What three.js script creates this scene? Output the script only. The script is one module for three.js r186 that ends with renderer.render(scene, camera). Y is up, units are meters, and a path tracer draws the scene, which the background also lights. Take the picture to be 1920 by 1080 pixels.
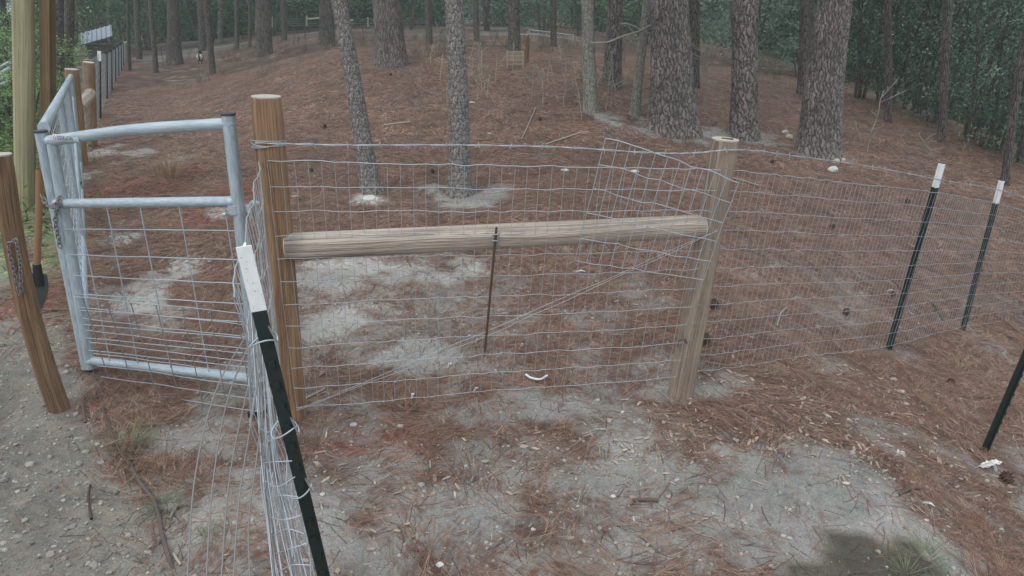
import * as THREE from 'three';
import { mergeGeometries } from 'three/addons/utils/BufferGeometryUtils.js';
import { MarchingCubes } from 'three/addons/objects/MarchingCubes.js';

// ------------------------------------------------------------------ camera, sky, sun, exposure
const scene = new THREE.Scene();
const CAMH = 1.75, PITCH = 22 * Math.PI / 180, F = 1282, CP = Math.cos(PITCH), SP = Math.sin(PITCH);
const camera = new THREE.PerspectiveCamera(2 * Math.atan(540 / F) * 180 / Math.PI, 16 / 9, 0.05, 400);
camera.position.set(0, CAMH, 0); camera.rotation.set(-PITCH, 0, 0);
const renderer = new THREE.WebGLRenderer({ antialias: true });
renderer.setSize(1024, 576);
renderer.toneMapping = THREE.LinearToneMapping;
renderer.toneMappingExposure = 1.28;
renderer.shadowMap.enabled = true;
{ // overcast evening sky: pale, a little brighter overhead and towards the west (left)
  const w = 128, h = 64, a = new Float32Array(w * h * 4);
  for (let j = 0; j < h; j++) for (let i = 0; i < w; i++) {
    const el = (j + .5) / h * 180 - 90, t = Math.max(0, el) / 90, g = el < 0 ? .22 : .5 + .85 * t;
    a.set([g * .91, g * 1.0, g * 1.09, 1], (j * w + i) * 4);
  }
  const sky = new THREE.DataTexture(a, w, h, THREE.RGBAFormat, THREE.FloatType);
  sky.mapping = THREE.EquirectangularReflectionMapping; sky.magFilter = sky.minFilter = THREE.LinearFilter; sky.needsUpdate = true;
  scene.background = sky; scene.environment = sky; scene.environmentIntensity = 1; scene.backgroundIntensity = 1;
}
const sun = new THREE.DirectionalLight(new THREE.Color(1, .96, .9), .7);
sun.position.set(-14, 30, 14); sun.target.position.set(0, 0, -8); sun.castShadow = true; sun.shadow.radius = 34;
Object.assign(sun.shadow.camera, { left: -30, right: 30, top: 30, bottom: -30, near: 1, far: 90 }); sun.shadow.mapSize.set(2048, 2048);
scene.add(sun, sun.target);
scene.fog = new THREE.FogExp2(new THREE.Color(.60, .70, .69), .003);

// ------------------------------------------------------------------ helpers
let seed = 12345;
const rnd = () => { seed = (seed + 0x6d2b79f5) | 0; let t = Math.imul(seed ^ (seed >>> 15), 1 | seed); t = (t + Math.imul(t ^ (t >>> 7), 61 | t)) ^ t; return ((t ^ (t >>> 14)) >>> 0) / 4294967296; };
const rr = (a, b) => a + (b - a) * rnd();
const V3 = (x, y, z) => new THREE.Vector3(x, y, z);
const clamp = (x, a = 0, b = 1) => Math.min(b, Math.max(a, x));
const ss = (a, b, x) => { const t = clamp((x - a) / (b - a)); return t * t * (3 - 2 * t); };
const mix = (a, b, t) => a + (b - a) * t;
const h2 = (i, j) => { let h = Math.imul(i, 374761393) + Math.imul(j, 668265263) | 0; h = Math.imul(h ^ (h >>> 13), 1274126177); return ((h ^ (h >>> 16)) >>> 0) / 4294967296; };
const vn = (x, y) => { const i = Math.floor(x), j = Math.floor(y), u = x - i, v = y - j, a = u * u * (3 - 2 * u), b = v * v * (3 - 2 * v), p = h2(i, j), q = h2(i + 1, j), r = h2(i, j + 1), s = h2(i + 1, j + 1); return p + (q - p) * a + (r - p) * b + (p - q - r + s) * a * b; };
const fbm = (x, y, o = 4) => { let s = 0, a = .5, n = 0; for (let k = 0; k < o; k++) { s += a * vn(x, y); n += a; a *= .5; x = x * 2.03 + 17.1; y = y * 2.03 + 9.7; } return s / n; };

const names = new Map();
const numbered = (n) => { const k = names.get(n) || 0; names.set(n, k + 1); return k ? n + '_' + String(k).padStart(3, '0') : n; };
const tag = (o, label, category, group, kind) => { o.userData.label = label; if (category) o.userData.category = category; if (group) o.userData.group = group; if (kind) o.userData.kind = kind; return o; };
const shade = (m) => { m.castShadow = m.receiveShadow = true; return m; };
const base = (name, pos, label, category, group) => { const o = new THREE.Group(); o.name = numbered(name); o.position.copy(pos); scene.add(o); return tag(o, label, category, group); };
// a part: geometry is in world metres; it is shifted to its thing's own frame
const part = (name, parent, geo, mat) => {
  const m = shade(new THREE.Mesh(geo, mat)); m.name = name;
  let o = parent, off = V3(0, 0, 0); while (o && o !== scene) { off.add(o.position); o = o.parent; }
  geo.translate(-off.x, -off.y, -off.z); parent.add(m); return m;
};
const single = (name, geo, mat, pos, label, category, group) => { const m = shade(new THREE.Mesh(geo, mat)); m.name = numbered(name); m.position.copy(pos); scene.add(m); return tag(m, label, category, group); };

// ------------------------------------------------------------------ terrain: the yard is level near the gate, rises to a low crest, falls away to the right
const fenceX = (d) => -2.2 - .585 * (d - 3.2);                       // the left boundary fence runs along this line
function Hmacro(x, d) {
  const az = x / Math.max(d, 1);
  let h = .92 * ss(7, 16, d) * ss(-.5, -.2, az);
  const k = mix(.24, .125, ss(4.5, 9, d)), e = Math.max(0, x - 1.05);
  h -= k * e * Math.min(1, e / .8) * (1 - .45 * ss(16, 26, d));
  h -= .22 * Math.max(0, x - 8.2) * (1 - ss(20, 40, d) * .8);
  h += .17 * Math.min(6, Math.max(0, fenceX(d) - 2.2 - x)) * ss(4, 8, d);                  // grassy bank outside the left fence
  h += .17 * Math.exp(-(((x + 2.55) / .62) ** 2 + ((d - 2.3) / .75) ** 2));              // spoil heap by the left post
  h += .07 * Math.exp(-(((x + 1.75) / .5) ** 2 + ((d - 1.7) / .6) ** 2));
  h -= .16 * Math.exp(-(((x + 2.42) / .16) ** 2 + ((d - 2.62) / .2) ** 2));              // dug hole at the edge
  return h;
}
const leftDirt = (x, d) => ss(-.12, .16, -(x + 1.16 + .78 * (d - 1.76)) + .22 * (fbm(x * 3, d * 3, 3) - .5)) * ss(4.3, 3.5, d + .5 * (fbm(x * 2, d * 2, 2) - .5));
function H(x, d) {
  const n = Math.exp(-Math.max(0, d - 5) / 10);
  return Hmacro(x, d) + (fbm(x * 1.3 + 3, d * 1.3, 3) - .5) * .09 * n + (fbm(x * 7, d * 7, 3) - .5) * (.028 + .016 * ss(3, 6, d) + .06 * leftDirt(x, d)) * n + (d < 6 ? (fbm(x * 22, d * 22, 2) - .5) * (.006 + .022 * leftDirt(x, d)) : 0);
}
const at = (px, py, Z) => { const q = (py - 540) / F; return V3((px - 960) / F * Z, CAMH - (CP * q + SP) * Z, -(CP - SP * q) * Z); };
const V = (px, py, d) => at(px, py, d / (CP - SP * (py - 540) / F));
const depthOf = (p) => -p.z * CP + (CAMH - p.y) * SP;
function gnd(px, py) {
  let z0 = .6;
  for (let z = .6; z < 90; z *= 1.01) { const p = at(px, py, z); if (p.y < H(p.x, -p.z)) { let a = z0, b = z; for (let k = 0; k < 14; k++) { const m = (a + b) / 2, q = at(px, py, m); if (q.y < H(q.x, -q.z)) b = m; else a = m; } return at(px, py, b); } z0 = z; }
  return at(px, py, 60);
}
const onG = (x, d, up = 0) => V3(x, H(x, d) + up, -d);

// patches of bare ground: [pixel x, y, half width, half height, bareness, tone]; measured on the photograph, kept as ellipses on the ground
const PATCH = [
  [745, 570, 270, 120, .5, .85], [640, 505, 95, 34, .8, .95], [800, 515, 110, 26, .75, .92], [610, 612, 62, 34, .9, .92], [770, 672, 85, 34, .9, .92], [880, 500, 40, 22, .7, 1], [720, 560, 70, 18, .55, 1], [940, 575, 60, 20, .45, 1], [1000, 640, 40, 16, .4, .8],
  [868, 375, 100, 24, 1, .74], [693, 370, 42, 14, 1, 1.1], [1262, 245, 125, 18, 1, .72], [1400, 258, 80, 14, .8, .75], [1540, 290, 80, 12, .6, .7], [1110, 208, 30, 5, .5, .7],
  [268, 282, 32, 10, .8, 1], [185, 285, 22, 14, .7, 1], [215, 445, 40, 18, .8, 1], [285, 540, 55, 60, .85, 1.05], [330, 300, 40, 12, .5, 1], [430, 390, 40, 14, .6, 1], [160, 330, 22, 30, .6, 1], [290, 610, 55, 30, .6, 1],
  [1275, 735, 90, 22, .85, .8], [1360, 710, 50, 14, .6, .8], [1060, 760, 150, 34, .8, .8], [930, 770, 110, 22, .6, .75],
  [1450, 940, 215, 105, 1, .66], [1560, 900, 130, 70, .9, .62], [1560, 1010, 160, 90, 1, .64], [1180, 985, 220, 70, .6, .75], [830, 950, 130, 60, .7, .78], [960, 860, 120, 50, .6, .75], [1080, 910, 110, 60, .6, .8], [1150, 1040, 180, 50, .6, .75], [660, 830, 90, 60, .55, .62], [640, 1010, 70, 60, .45, .7], [890, 1040, 90, 40, .5, .7],
  [1375, 510, 36, 9, .6, .9], [1095, 516, 28, 7, .5, 1],
].map(([x, y, rx, ry, s, t]) => { const c = gnd(x, y), a = gnd(x, y - ry), b = gnd(x, Math.min(1200, y + ry)); return { x: c.x, d: -c.z, rx: rx * depthOf(c) / F, rd: Math.max(.04, Math.abs(a.z - b.z) / 2), s, t }; });
const WET = [[1650, 1062, 110, 68], [1735, 1075, 60, 85], [1580, 1110, 130, 70]].map(([x, y, rx, ry]) => { const c = gnd(x, y), a = gnd(x, y - ry); return { x: c.x, d: -c.z, rx: rx * depthOf(c) / F, rd: Math.abs(a.z - c.z) }; });
const RED = [[270, 345, 85, 30], [430, 372, 70, 36], [40, 585, 70, 45], [150, 780, 60, 30], [700, 830, 110, 40]].map(([x, y, rx, ry]) => { const c = gnd(x, y), a = gnd(x, y - ry); return { x: c.x, d: -c.z, rx: rx * depthOf(c) / F, rd: Math.abs(a.z - c.z) }; });
function groundMask(x, d) {
  // straw cover 0..1, tone of the soil, wetness, greenness
  const n = fbm(x * 2.2 + 40, d * 2.2, 4), n2 = fbm(x * 6 + 9, d * 6 + 4, 3);
  let c = 1 - (.25 + .3 * ss(7, 4, d)) * ss(.48, .7, n) - .3 * ss(3.2, 2.4, d) * ss(.35, .6, n2), tone = .74, wet = 0;
  for (const p of PATCH) {
    const ex = (x - p.x) / p.rx, ed = (d - p.d) / p.rd, e = ex * ex + ed * ed; if (e > 4) continue;
    const v = p.s * ss(1.75, .25, e + (n - .5) * 2.6 + (n2 - .5) * 2.4);
    if (1 - v < c) { c = 1 - v; tone = p.t; }
  }
  const ld = leftDirt(x, d); if (ld > 0) { c = Math.min(c, 1 - ld * (.86 + .2 * n2)); tone = mix(tone, .43 + .22 * n2, ld); }
  for (const p of WET) { const ex = (x - p.x) / p.rx, ed = (d - p.d) / p.rd; wet = Math.max(wet, ss(1.08, .92, ex * ex + ed * ed + (n2 - .5) * 1.1 + (n - .5) * .8)); }
  c = Math.min(c, 1 - .95 * wet);
  const left = ss(.25, -.5, x - fenceX(d)) * ss(3.6, 5, d);
  const far = ss(25, 30, d + (n - .5) * 3) * ss(.18, .02, x / Math.max(d, 1));
  let red = 0; for (const p of RED) { const ex = (x - p.x) / p.rx, ed = (d - p.d) / p.rd; red = Math.max(red, ss(1.3, .4, ex * ex + ed * ed + (n - .5) * 2)); }
  return [c * (1 - .8 * far * ss(.42, .62, fbm(x * .35 + 8, d * .35, 3))), mix(tone, .3 + .4 * n2, far), wet, left, red];
}

// ------------------------------------------------------------------ ground: three sheets of one surface, finer near the gate
const dataTex = (buf, n, srgb, m = n) => { const t = new THREE.DataTexture(buf, n, m, THREE.RGBAFormat, THREE.UnsignedByteType); t.magFilter = THREE.LinearFilter; t.minFilter = THREE.LinearFilter; t.wrapS = t.wrapT = THREE.RepeatWrapping; if (srgb) t.colorSpace = THREE.SRGBColorSpace; t.needsUpdate = true; return t; };
const toS = (c) => c <= .0031308 ? 12.92 * c * 255 : (1.055 * Math.pow(c, 1 / 2.4) - .055) * 255;
const SLUT = new Uint8Array(4097); for (let i = 0; i <= 4096; i++) SLUT[i] = toS(i / 4096);
const sq = (c) => SLUT[Math.min(4096, Math.max(0, c * 4096 | 0))];
const NEEDLE = [[.26, .125, .082], [.21, .105, .072], [.33, .205, .14], [.19, .125, .097], [.10, .06, .045], [.28, .148, .10], [.42, .31, .235], [.055, .035, .028]];
function groundTexture(x0, x1, d0, d1, N, M, density, len, grain) {
  const col = new Float32Array(N * M * 3), hgt = new Float32Array(N * M), sx = (x1 - x0) / N, sd = (d1 - d0) / M;
  const G = Math.max(.05, sx * 4), gw = Math.ceil((x1 - x0) / G) + 2, gh = Math.ceil((d1 - d0) / G) + 2, mk = new Float32Array(gw * gh * 5);
  for (let j = 0; j < gh; j++) for (let i = 0; i < gw; i++) mk.set(groundMask(x0 + i * G, d0 + j * G), (j * gw + i) * 5);
  const m = [0, 0, 0, 0, 0];
  const look = (x, d) => { const u = clamp((x - x0) / G, 0, gw - 1.01), v = clamp((d - d0) / G, 0, gh - 1.01), i = u | 0, j = v | 0, a = u - i, b = v - j; for (let k = 0; k < 5; k++) { const o = (j * gw + i) * 5 + k; m[k] = (mk[o] * (1 - a) + mk[o + 5] * a) * (1 - b) + (mk[o + gw * 5] * (1 - a) + mk[o + gw * 5 + 5] * a) * b; } return m; };
  for (let j = 0; j < M; j++) for (let i = 0; i < N; i++) {
    const x = x0 + (i + .5) * sx, d = d0 + (j + .5) * sd, o = j * N + i; look(x, d);
    const g1 = h2(i * 3 + 1, j * 3 + 7), g2 = vn(x * 60, d * 60), g3 = vn(x * 17, d * 17), g4 = vn(x * 4 + 5, d * 4);
    const cover = clamp(m[0] * 1.6 - .3 + (g2 - .5) * .9 + (g3 - .5) * .9);
    let t = m[1] * (.86 + .3 * (g4 - .5) + .26 * (g3 - .5)) * (1 + grain * (g1 - .5) + .35 * (g2 - .5));
    if (g1 > .985) t *= 1.5; else if (g1 < .02) t *= .5;
    const k = .46 * t, ld = leftDirt(x, d), s = mix(.7, 1.1, g4) * mix(.78, 1.18, vn(x * .9 + 60, d * .9)) * (1 + .5 * (g2 - .5) + .3 * (g1 - .5));
    let R = mix(k, .135 * s * (1 + .15 * m[4]), cover), Gc = mix(k * (.955 - .045 * ld), 0.078 * s * (1 - .25 * m[4]), cover), B = mix(k * (.87 - .10 * ld), .058 * s * (1 - .3 * m[4]), cover);
    if (m[3] > 0) { const gg = m[3] * clamp(.55 + (g3 - .5) * 1.3); R = mix(R, .25 * s, gg); Gc = mix(Gc, .34 * s, gg); B = mix(B, .15 * s, gg); }
    if (m[2] > 0) { const w = 1 - .72 * m[2]; R *= w * (1 + .1 * m[2]); Gc *= w; B *= w * (1 - .14 * m[2]); }
    col[o * 3] = R; col[o * 3 + 1] = Gc; col[o * 3 + 2] = B;
    hgt[o] = .18 + .16 * g2 + .1 * g1 + .25 * g3;
  }
  const count = density * (x1 - x0) * (d1 - d0) | 0;
  for (let k = 0; k < count; k++) {
    const x = rr(x0, x1), d = rr(d0, d1); look(x, d);
    if (rnd() > m[0] * m[0] * .98 + .02 + .05 * ss(.4, .6, vn(x * 3, d * 3))) continue;
    if (m[3] > .5 && rnd() < .7) continue;
    const flow = vn(x * 1.7 + 7, d * 1.7) * 9, ang = rnd() < .6 ? flow + rr(-.6, .6) : rr(0, 6.28), L = len * rr(.5, 1.2), bend = rr(-1.4, 1.4) / L * .35;
    const c = NEEDLE[rnd() * NEEDLE.length | 0], br = rr(.6, 1.2) * (.75 + .5 * vn(x * 3 + 30, d * 3)) * (1 - .5 * m[2]), lift = rr(.3, .95), steps = Math.ceil(L / Math.min(sx, sd));
    let px = x, pd = d, a = ang; const al = .85, rd = m[4];
    for (let s = 0; s < steps; s++) {
      px += Math.cos(a) * L / steps; pd += Math.sin(a) * L / steps; a += bend * L / steps;
      const i = (px - x0) / sx | 0, j = (pd - d0) / sd | 0; if (i < 0 || j < 0 || i >= N || j >= M) break;
      const o = j * N + i; if (hgt[o] > lift + .25) continue;
      col[o * 3] = mix(col[o * 3], c[0] * br * (1 + .12 * rd), al); col[o * 3 + 1] = mix(col[o * 3 + 1], c[1] * br * (1 - .25 * rd), al); col[o * 3 + 2] = mix(col[o * 3 + 2], c[2] * br * (1 - .3 * rd), al); hgt[o] = Math.max(hgt[o], lift);
    }
  }
  const A = new Uint8Array(N * M * 4), B = new Uint8Array(N * M * 4);
  for (let o = 0; o < N * M; o++) { A[o * 4] = sq(col[o * 3]); A[o * 4 + 1] = sq(col[o * 3 + 1]); A[o * 4 + 2] = sq(col[o * 3 + 2]); A[o * 4 + 3] = 255; const h = clamp(hgt[o]) * 255; B[o * 4] = B[o * 4 + 1] = B[o * 4 + 2] = h; B[o * 4 + 3] = 255; }
  return [dataTex(A, N, true, M), dataTex(B, N, false, M)];
}
function sheet(x0, x1, d0, d1, nx, nd, hole, xe = 0) {
  const pos = [], uv = [], idx = [], dx = (x1 - x0) / nx, dd = (d1 - d0) / nd;
  for (let j = 0; j <= nd; j++) for (let i = 0; i <= nx; i++) {
    const x = x0 + i * dx, d = d0 + j * dd;
    let y = H(x, d);
    if (hole && x > hole[0] + 1e-4 && x < hole[1] - 1e-4 && d > hole[2] + 1e-4 && d < hole[3] - 1e-4) y -= .05 + Math.min(dx, .5) * .2;
    pos.push(x, y, -d); uv.push(i / nx, j / nd);
  }
  for (let j = 0; j < nd; j++) for (let i = 0; i < nx; i++) {
    const xa = x0 + i * dx, da = d0 + j * dd, e = 1.01;
    if (hole && xa > hole[0] + dx * e && xa + dx < hole[1] - dx * e && da > hole[2] + dd * e && da + dd < hole[3] - dd * e) continue;
    const a = j * (nx + 1) + i; idx.push(a, a + 1, a + nx + 2, a, a + nx + 2, a + nx + 1);
  }
  const g = new THREE.BufferGeometry(); g.setAttribute('position', new THREE.Float32BufferAttribute(pos, 3)); g.setAttribute('uv', new THREE.Float32BufferAttribute(uv, 2)); g.setIndex(idx); g.computeVertexNormals(); return g;
}
{
  const ground = new THREE.Group(); ground.name = 'ground'; scene.add(ground); ground.userData = { kind: 'structure', label: 'yard floor of fallen pine straw with bare sandy patches' };
  const near = [-2.8, 3.2, .3, 4.7], mid = [-9.2, 9.4, -1.5, 18.5], far = [-150, 150, -60, 200];
  const zone = (name, b, nx, nd, hole, tex, bump) => { const m = new THREE.MeshStandardMaterial({ map: tex[0], bumpMap: tex[1], bumpScale: bump, roughness: 1 }); const o = new THREE.Mesh(sheet(...b, nx, nd, hole), m); o.name = name; o.receiveShadow = o.castShadow = true; ground.add(o); };
  zone('near_ground', near, 240, 176, null, groundTexture(...near, 2048, 1536, 5200, .105, .5), .008);
  zone('yard_ground', mid, 186, 200, near, groundTexture(...mid, 2048, 2048, 1300, .17, .6), .016);
  zone('far_ground', far, 300, 260, mid, groundTexture(...far, 2048, 2048, 4, .6, .5), .03);
}

// ------------------------------------------------------------------ materials
const std = (rgb, rough, o = {}) => new THREE.MeshStandardMaterial({ color: new THREE.Color().setRGB(...rgb), roughness: rough, ...o });
// tileable bark: stretched cells with sunken cracks between plates
function barkMaps(cols, rows, plate, crack, N = 512, warp = .25, ridge = .5) {
  const pts = []; for (let j = 0; j < rows; j++) for (let i = 0; i < cols; i++) pts.push([i + (j % 2) * .5 + rr(.1, .9), j + rr(.05, .95), rnd(), rnd()]);
  const A = new Uint8Array(N * N * 4), B = new Uint8Array(N * N * 4), Hh = new Float32Array(N * N);
  const tv = (x, y, f) => { const w = (i, n) => ((i % n) + n) % n, i = Math.floor(x * f), j = Math.floor(y * f), u = x * f - i, v = y * f - j, a = u * u * (3 - 2 * u), b = v * v * (3 - 2 * v); const p = h2(w(i, f), w(j, f) + f * 91), q = h2(w(i + 1, f), w(j, f) + f * 91), r = h2(w(i, f), w(j + 1, f) + f * 91), s = h2(w(i + 1, f), w(j + 1, f) + f * 91); return p + (q - p) * a + (r - p) * b + (p - q - r + s) * a * b; };
  for (let j = 0; j < N; j++) for (let i = 0; i < N; i++) {
    const x = i / N, y = j / N, u = x * cols + (tv(x, y, 16) - .5) * warp * 3 + (tv(x, y, 64) - .5) * warp, v = y * rows + (tv(x + .37, y + .11, 16) - .5) * warp * 2.5;
    const bi = Math.floor(u), bj = Math.floor(v); let f1 = 9, f2 = 9, id = 0;
    for (let b = -1; b <= 1; b++) for (let a = -1; a <= 1; a++) {
      const ii = ((bi + a) % cols + cols) % cols, jj = ((bj + b) % rows + rows) % rows, p = pts[jj * cols + ii], dx = bi + a + (p[0] - ii) - u, dy = bj + b + (p[1] - jj) - v, q = Math.sqrt(dx * dx + dy * dy);
      if (q < f1) { f2 = f1; f1 = q; id = jj * cols + ii; } else if (q < f2) f2 = q;
    }
    const st = tv(x, y * .25, 64) * .5 + tv(x + .5, y * .5, 128) * .5, e = ss(.02, .38, f2 - f1 + (st - .5) * .35), fine = tv(x, y, 128), fine2 = tv(x * 1, y, 32), p = pts[id];
    const h = e * (.6 + .3 * p[2]) + .16 * (fine - .5) + .2 * (fine2 - .5) * ridge; Hh[j * N + i] = h;
    const t = mix(.78, 1.08, p[2]) * (.7 + .6 * fine) * (.8 + .4 * fine2) * (.75 + .5 * st) * (.82 + .36 * tv(x + .2, y, 4)), o = (j * N + i) * 4;
    for (let k = 0; k < 3; k++) { A[o + k] = sq(mix(crack[k], mix(plate[k], plate[k] * (k == 0 ? 1.06 : k == 2 ? .93 : .98), p[3]) * t, ss(.0, .55, h + .1))); B[o + k] = clamp(h) * 255; }
    A[o + 3] = B[o + 3] = 255;
  }
  return { map: dataTex(A, N, true), bump: dataTex(B, N), at: (u, v) => Hh[(((v % 1) + 1) % 1 * N | 0) * N + (((u % 1) + 1) % 1 * N | 0)] };
}
const BARK = [
  { ...barkMaps(19, 4, [.245, .222, .208], [.095, .083, .076], 768, .3, .8), tile: .9, depth: .024 },                 // old pine: long deep plates
  { ...barkMaps(17, 9, [.285, .268, .26], [.115, .104, .098], 512, .3, .7), tile: .5, depth: .009 },                // young pine: small scaly plates
  { ...barkMaps(26, 7, [.33, .325, .285], [.15, .14, .118], 512, .35), tile: .5, depth: .006 },              // grey hardwood
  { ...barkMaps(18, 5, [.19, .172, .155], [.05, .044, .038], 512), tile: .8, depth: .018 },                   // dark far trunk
];
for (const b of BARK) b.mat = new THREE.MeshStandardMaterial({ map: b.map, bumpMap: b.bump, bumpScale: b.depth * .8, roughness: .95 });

function woodMaps(light, dark, N = 512, knots = 5) {
  const A = new Uint8Array(N * N * 4), B = new Uint8Array(N * N * 4), K = Array.from({ length: knots }, () => [rnd(), rnd(), rr(.03, .055)]);
  const cr = Array.from({ length: 9 }, () => [rnd(), rnd(), rr(.2, .8), rr(.002, .006)]);
  for (let j = 0; j < N; j++) for (let i = 0; i < N; i++) {
    let x = i / N, y = j / N, kd = 0;
    let wob = .02 * Math.sin(y * 6.283 + 1) + .012 * Math.sin(y * 12.566 + x * 6.283), ring = 0;
    for (const k of K) { let dx = x - k[0]; dx -= Math.round(dx); let dy = y - k[1]; dy -= Math.round(dy); const q = Math.hypot(dx, dy * .45); wob += dx * .8 * Math.exp(-q * q / .003); kd = Math.max(kd, ss(k[2], k[2] * .4, q)); ring = Math.max(ring, ss(k[2] * 1.7, k[2], q) * .5); }
    const g = fbm((x + wob) * 19, y * 1.3 + 3, 4) * .7 + .3 * vn((x + wob) * 120, y * 6), f = vn(x * 220, y * 26); let s = clamp(ss(.12, .82, g) * .85 + f * .3 - .05), h = s;
    for (const c of cr) { let dx = x - c[0] + wob * .3 + .01 * (vn(y * 14, c[0] * 50) - .5); dx -= Math.round(dx); let dy = y - c[1]; dy -= Math.round(dy); if (Math.abs(dy) < c[2] / 2) { const q = ss(c[3] * 2, 0, Math.abs(dx)) * ss(c[2] / 2, c[2] / 2 - .1, Math.abs(dy)); s *= 1 - .75 * q; h *= 1 - q; } }
    s *= 1 - .6 * kd - ring * .4; const o = (j * N + i) * 4, dn = fbm(x * 5, y * 14, 3), blot = (.72 + .5 * fbm(x * 3 + 20, y * 5, 3)) * (1 - .45 * ss(.1, .0, y + (dn - .5) * .09));
    for (let k = 0; k < 3; k++) { A[o + k] = sq(mix(dark[k], light[k], s) * blot); B[o + k] = h * 255; } A[o + 3] = B[o + 3] = 255;
  }
  return [dataTex(A, N, true), dataTex(B, N)];
}
const woodMat = (l, d, k) => { const [m, b] = woodMaps(l, d, 512, k); return new THREE.MeshStandardMaterial({ map: m, bumpMap: b, bumpScale: .008, roughness: .85 }); };
function paintMat() { const N = 256, A = new Uint8Array(N * N * 4); for (let j = 0; j < N; j++) for (let i = 0; i < N; i++) { const o = (j * N + i) * 4, g = fbm(i / 14, j / 40, 3), c = ss(.77, .83, fbm(i / 9 + 50, j / 9, 3)), v = 236 + 19 * g; for (let k = 0; k < 3; k++) A[o + k] = mix(v, 130, c); A[o + 3] = 255; } const t = dataTex(A, N, true); t.repeat.set(9, 9); return new THREE.MeshStandardMaterial({ map: t, roughness: .5 }); }
const M = {
  cedar: woodMat([.50, .31, .18], [.16, .085, .05], 2), weathered: woodMat([.48, .375, .295], [.24, .175, .13], 4), rail: woodMat([.64, .55, .465], [.38, .30, .24], 7), pale: woodMat([.56, .50, .32], [.36, .31, .18], 3), brown: woodMat([.38, .235, .135], [.13, .072, .042], 3), olive: woodMat([.36, .25, .13], [.19, .115, .06], 2),
  endGrain: std([.50, .45, .38], .9), galv: std([.62, .71, .78], .42, { metalness: .4 }), wire: std([.53, .56, .60], .45, { metalness: .5 }), oldWire: std([.27, .25, .24], .6, { metalness: .35 }), rust: std([.10, .062, .045], .8, { metalness: .2 }),
  tGreen: std([.018, .028, .026], .55, { metalness: .1 }), tWhite: paintMat(), black: std([.02, .02, .022], .6), cap: std([.05, .055, .06], .5),
  stone: std([.52, .46, .40], .9), chalk: std([.66, .63, .58], .9), cone: std([.10, .06, .045], .9), twig: std([.34, .31, .26], .9), twigDark: std([.13, .10, .085], .9), straw: std([.46, .41, .30], .9),
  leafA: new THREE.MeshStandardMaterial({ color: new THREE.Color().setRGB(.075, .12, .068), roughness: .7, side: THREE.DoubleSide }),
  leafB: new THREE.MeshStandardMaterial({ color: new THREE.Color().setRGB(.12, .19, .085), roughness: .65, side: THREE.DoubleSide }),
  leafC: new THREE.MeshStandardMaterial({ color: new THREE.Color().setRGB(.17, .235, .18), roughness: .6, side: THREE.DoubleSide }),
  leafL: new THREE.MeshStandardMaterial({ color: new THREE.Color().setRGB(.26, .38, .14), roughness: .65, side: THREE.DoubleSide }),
  needle: new THREE.MeshStandardMaterial({ color: new THREE.Color().setRGB(.05, .085, .04), roughness: .7, side: THREE.DoubleSide }),
  grass: new THREE.MeshStandardMaterial({ color: new THREE.Color().setRGB(.16, .22, .10), roughness: .8, side: THREE.DoubleSide }),
  dullGrass: new THREE.MeshStandardMaterial({ color: new THREE.Color().setRGB(.17, .19, .11), roughness: .85, side: THREE.DoubleSide }),
  dryGrass: new THREE.MeshStandardMaterial({ color: new THREE.Color().setRGB(.34, .25, .15), roughness: .9, side: THREE.DoubleSide }),
  feather: new THREE.MeshStandardMaterial({ color: new THREE.Color().setRGB(.78, .78, .76), roughness: .8, side: THREE.DoubleSide }),
};
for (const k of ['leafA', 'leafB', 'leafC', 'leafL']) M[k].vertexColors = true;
// zinc spangle on the tubes
{ const N = 256, A = new Uint8Array(N * N * 4); const C = new Uint8Array(N * N * 4); for (let j = 0; j < N; j++) for (let i = 0; i < N; i++) { const g = vn(i / 9, j / 5) * .6 + .4 * vn(i / 30, j / 60), o = (j * N + i) * 4; A[o] = A[o + 1] = A[o + 2] = 120 + 120 * g; C[o] = C[o + 1] = C[o + 2] = 205 + 50 * g; A[o + 3] = C[o + 3] = 255; } M.galv.roughnessMap = dataTex(A, N); M.galv.roughness = .75; M.galv.map = dataTex(C, N, true); }

// ------------------------------------------------------------------ shape builders (world metres)
const tube = (pts, r, seg = 8, radial = 6, tension = .5) => { const c = pts.length > 2 ? new THREE.CatmullRomCurve3(pts, false, 'centripetal') : new THREE.LineCurve3(pts[0], pts[1]); return new THREE.TubeGeometry(c, seg, r, radial, false); };
const bar = (a, b, r, n = 6, r2 = r) => { const L = a.distanceTo(b), g = new THREE.CylinderGeometry(r2, r, L, n, 1); g.applyQuaternion(new THREE.Quaternion().setFromUnitVectors(V3(0, 1, 0), b.clone().sub(a).normalize())); const m = a.clone().add(b).multiplyScalar(.5); g.translate(m.x, m.y, m.z); return g; };
const lerp3 = (a, b, t) => a.clone().lerp(b, t);
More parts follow.
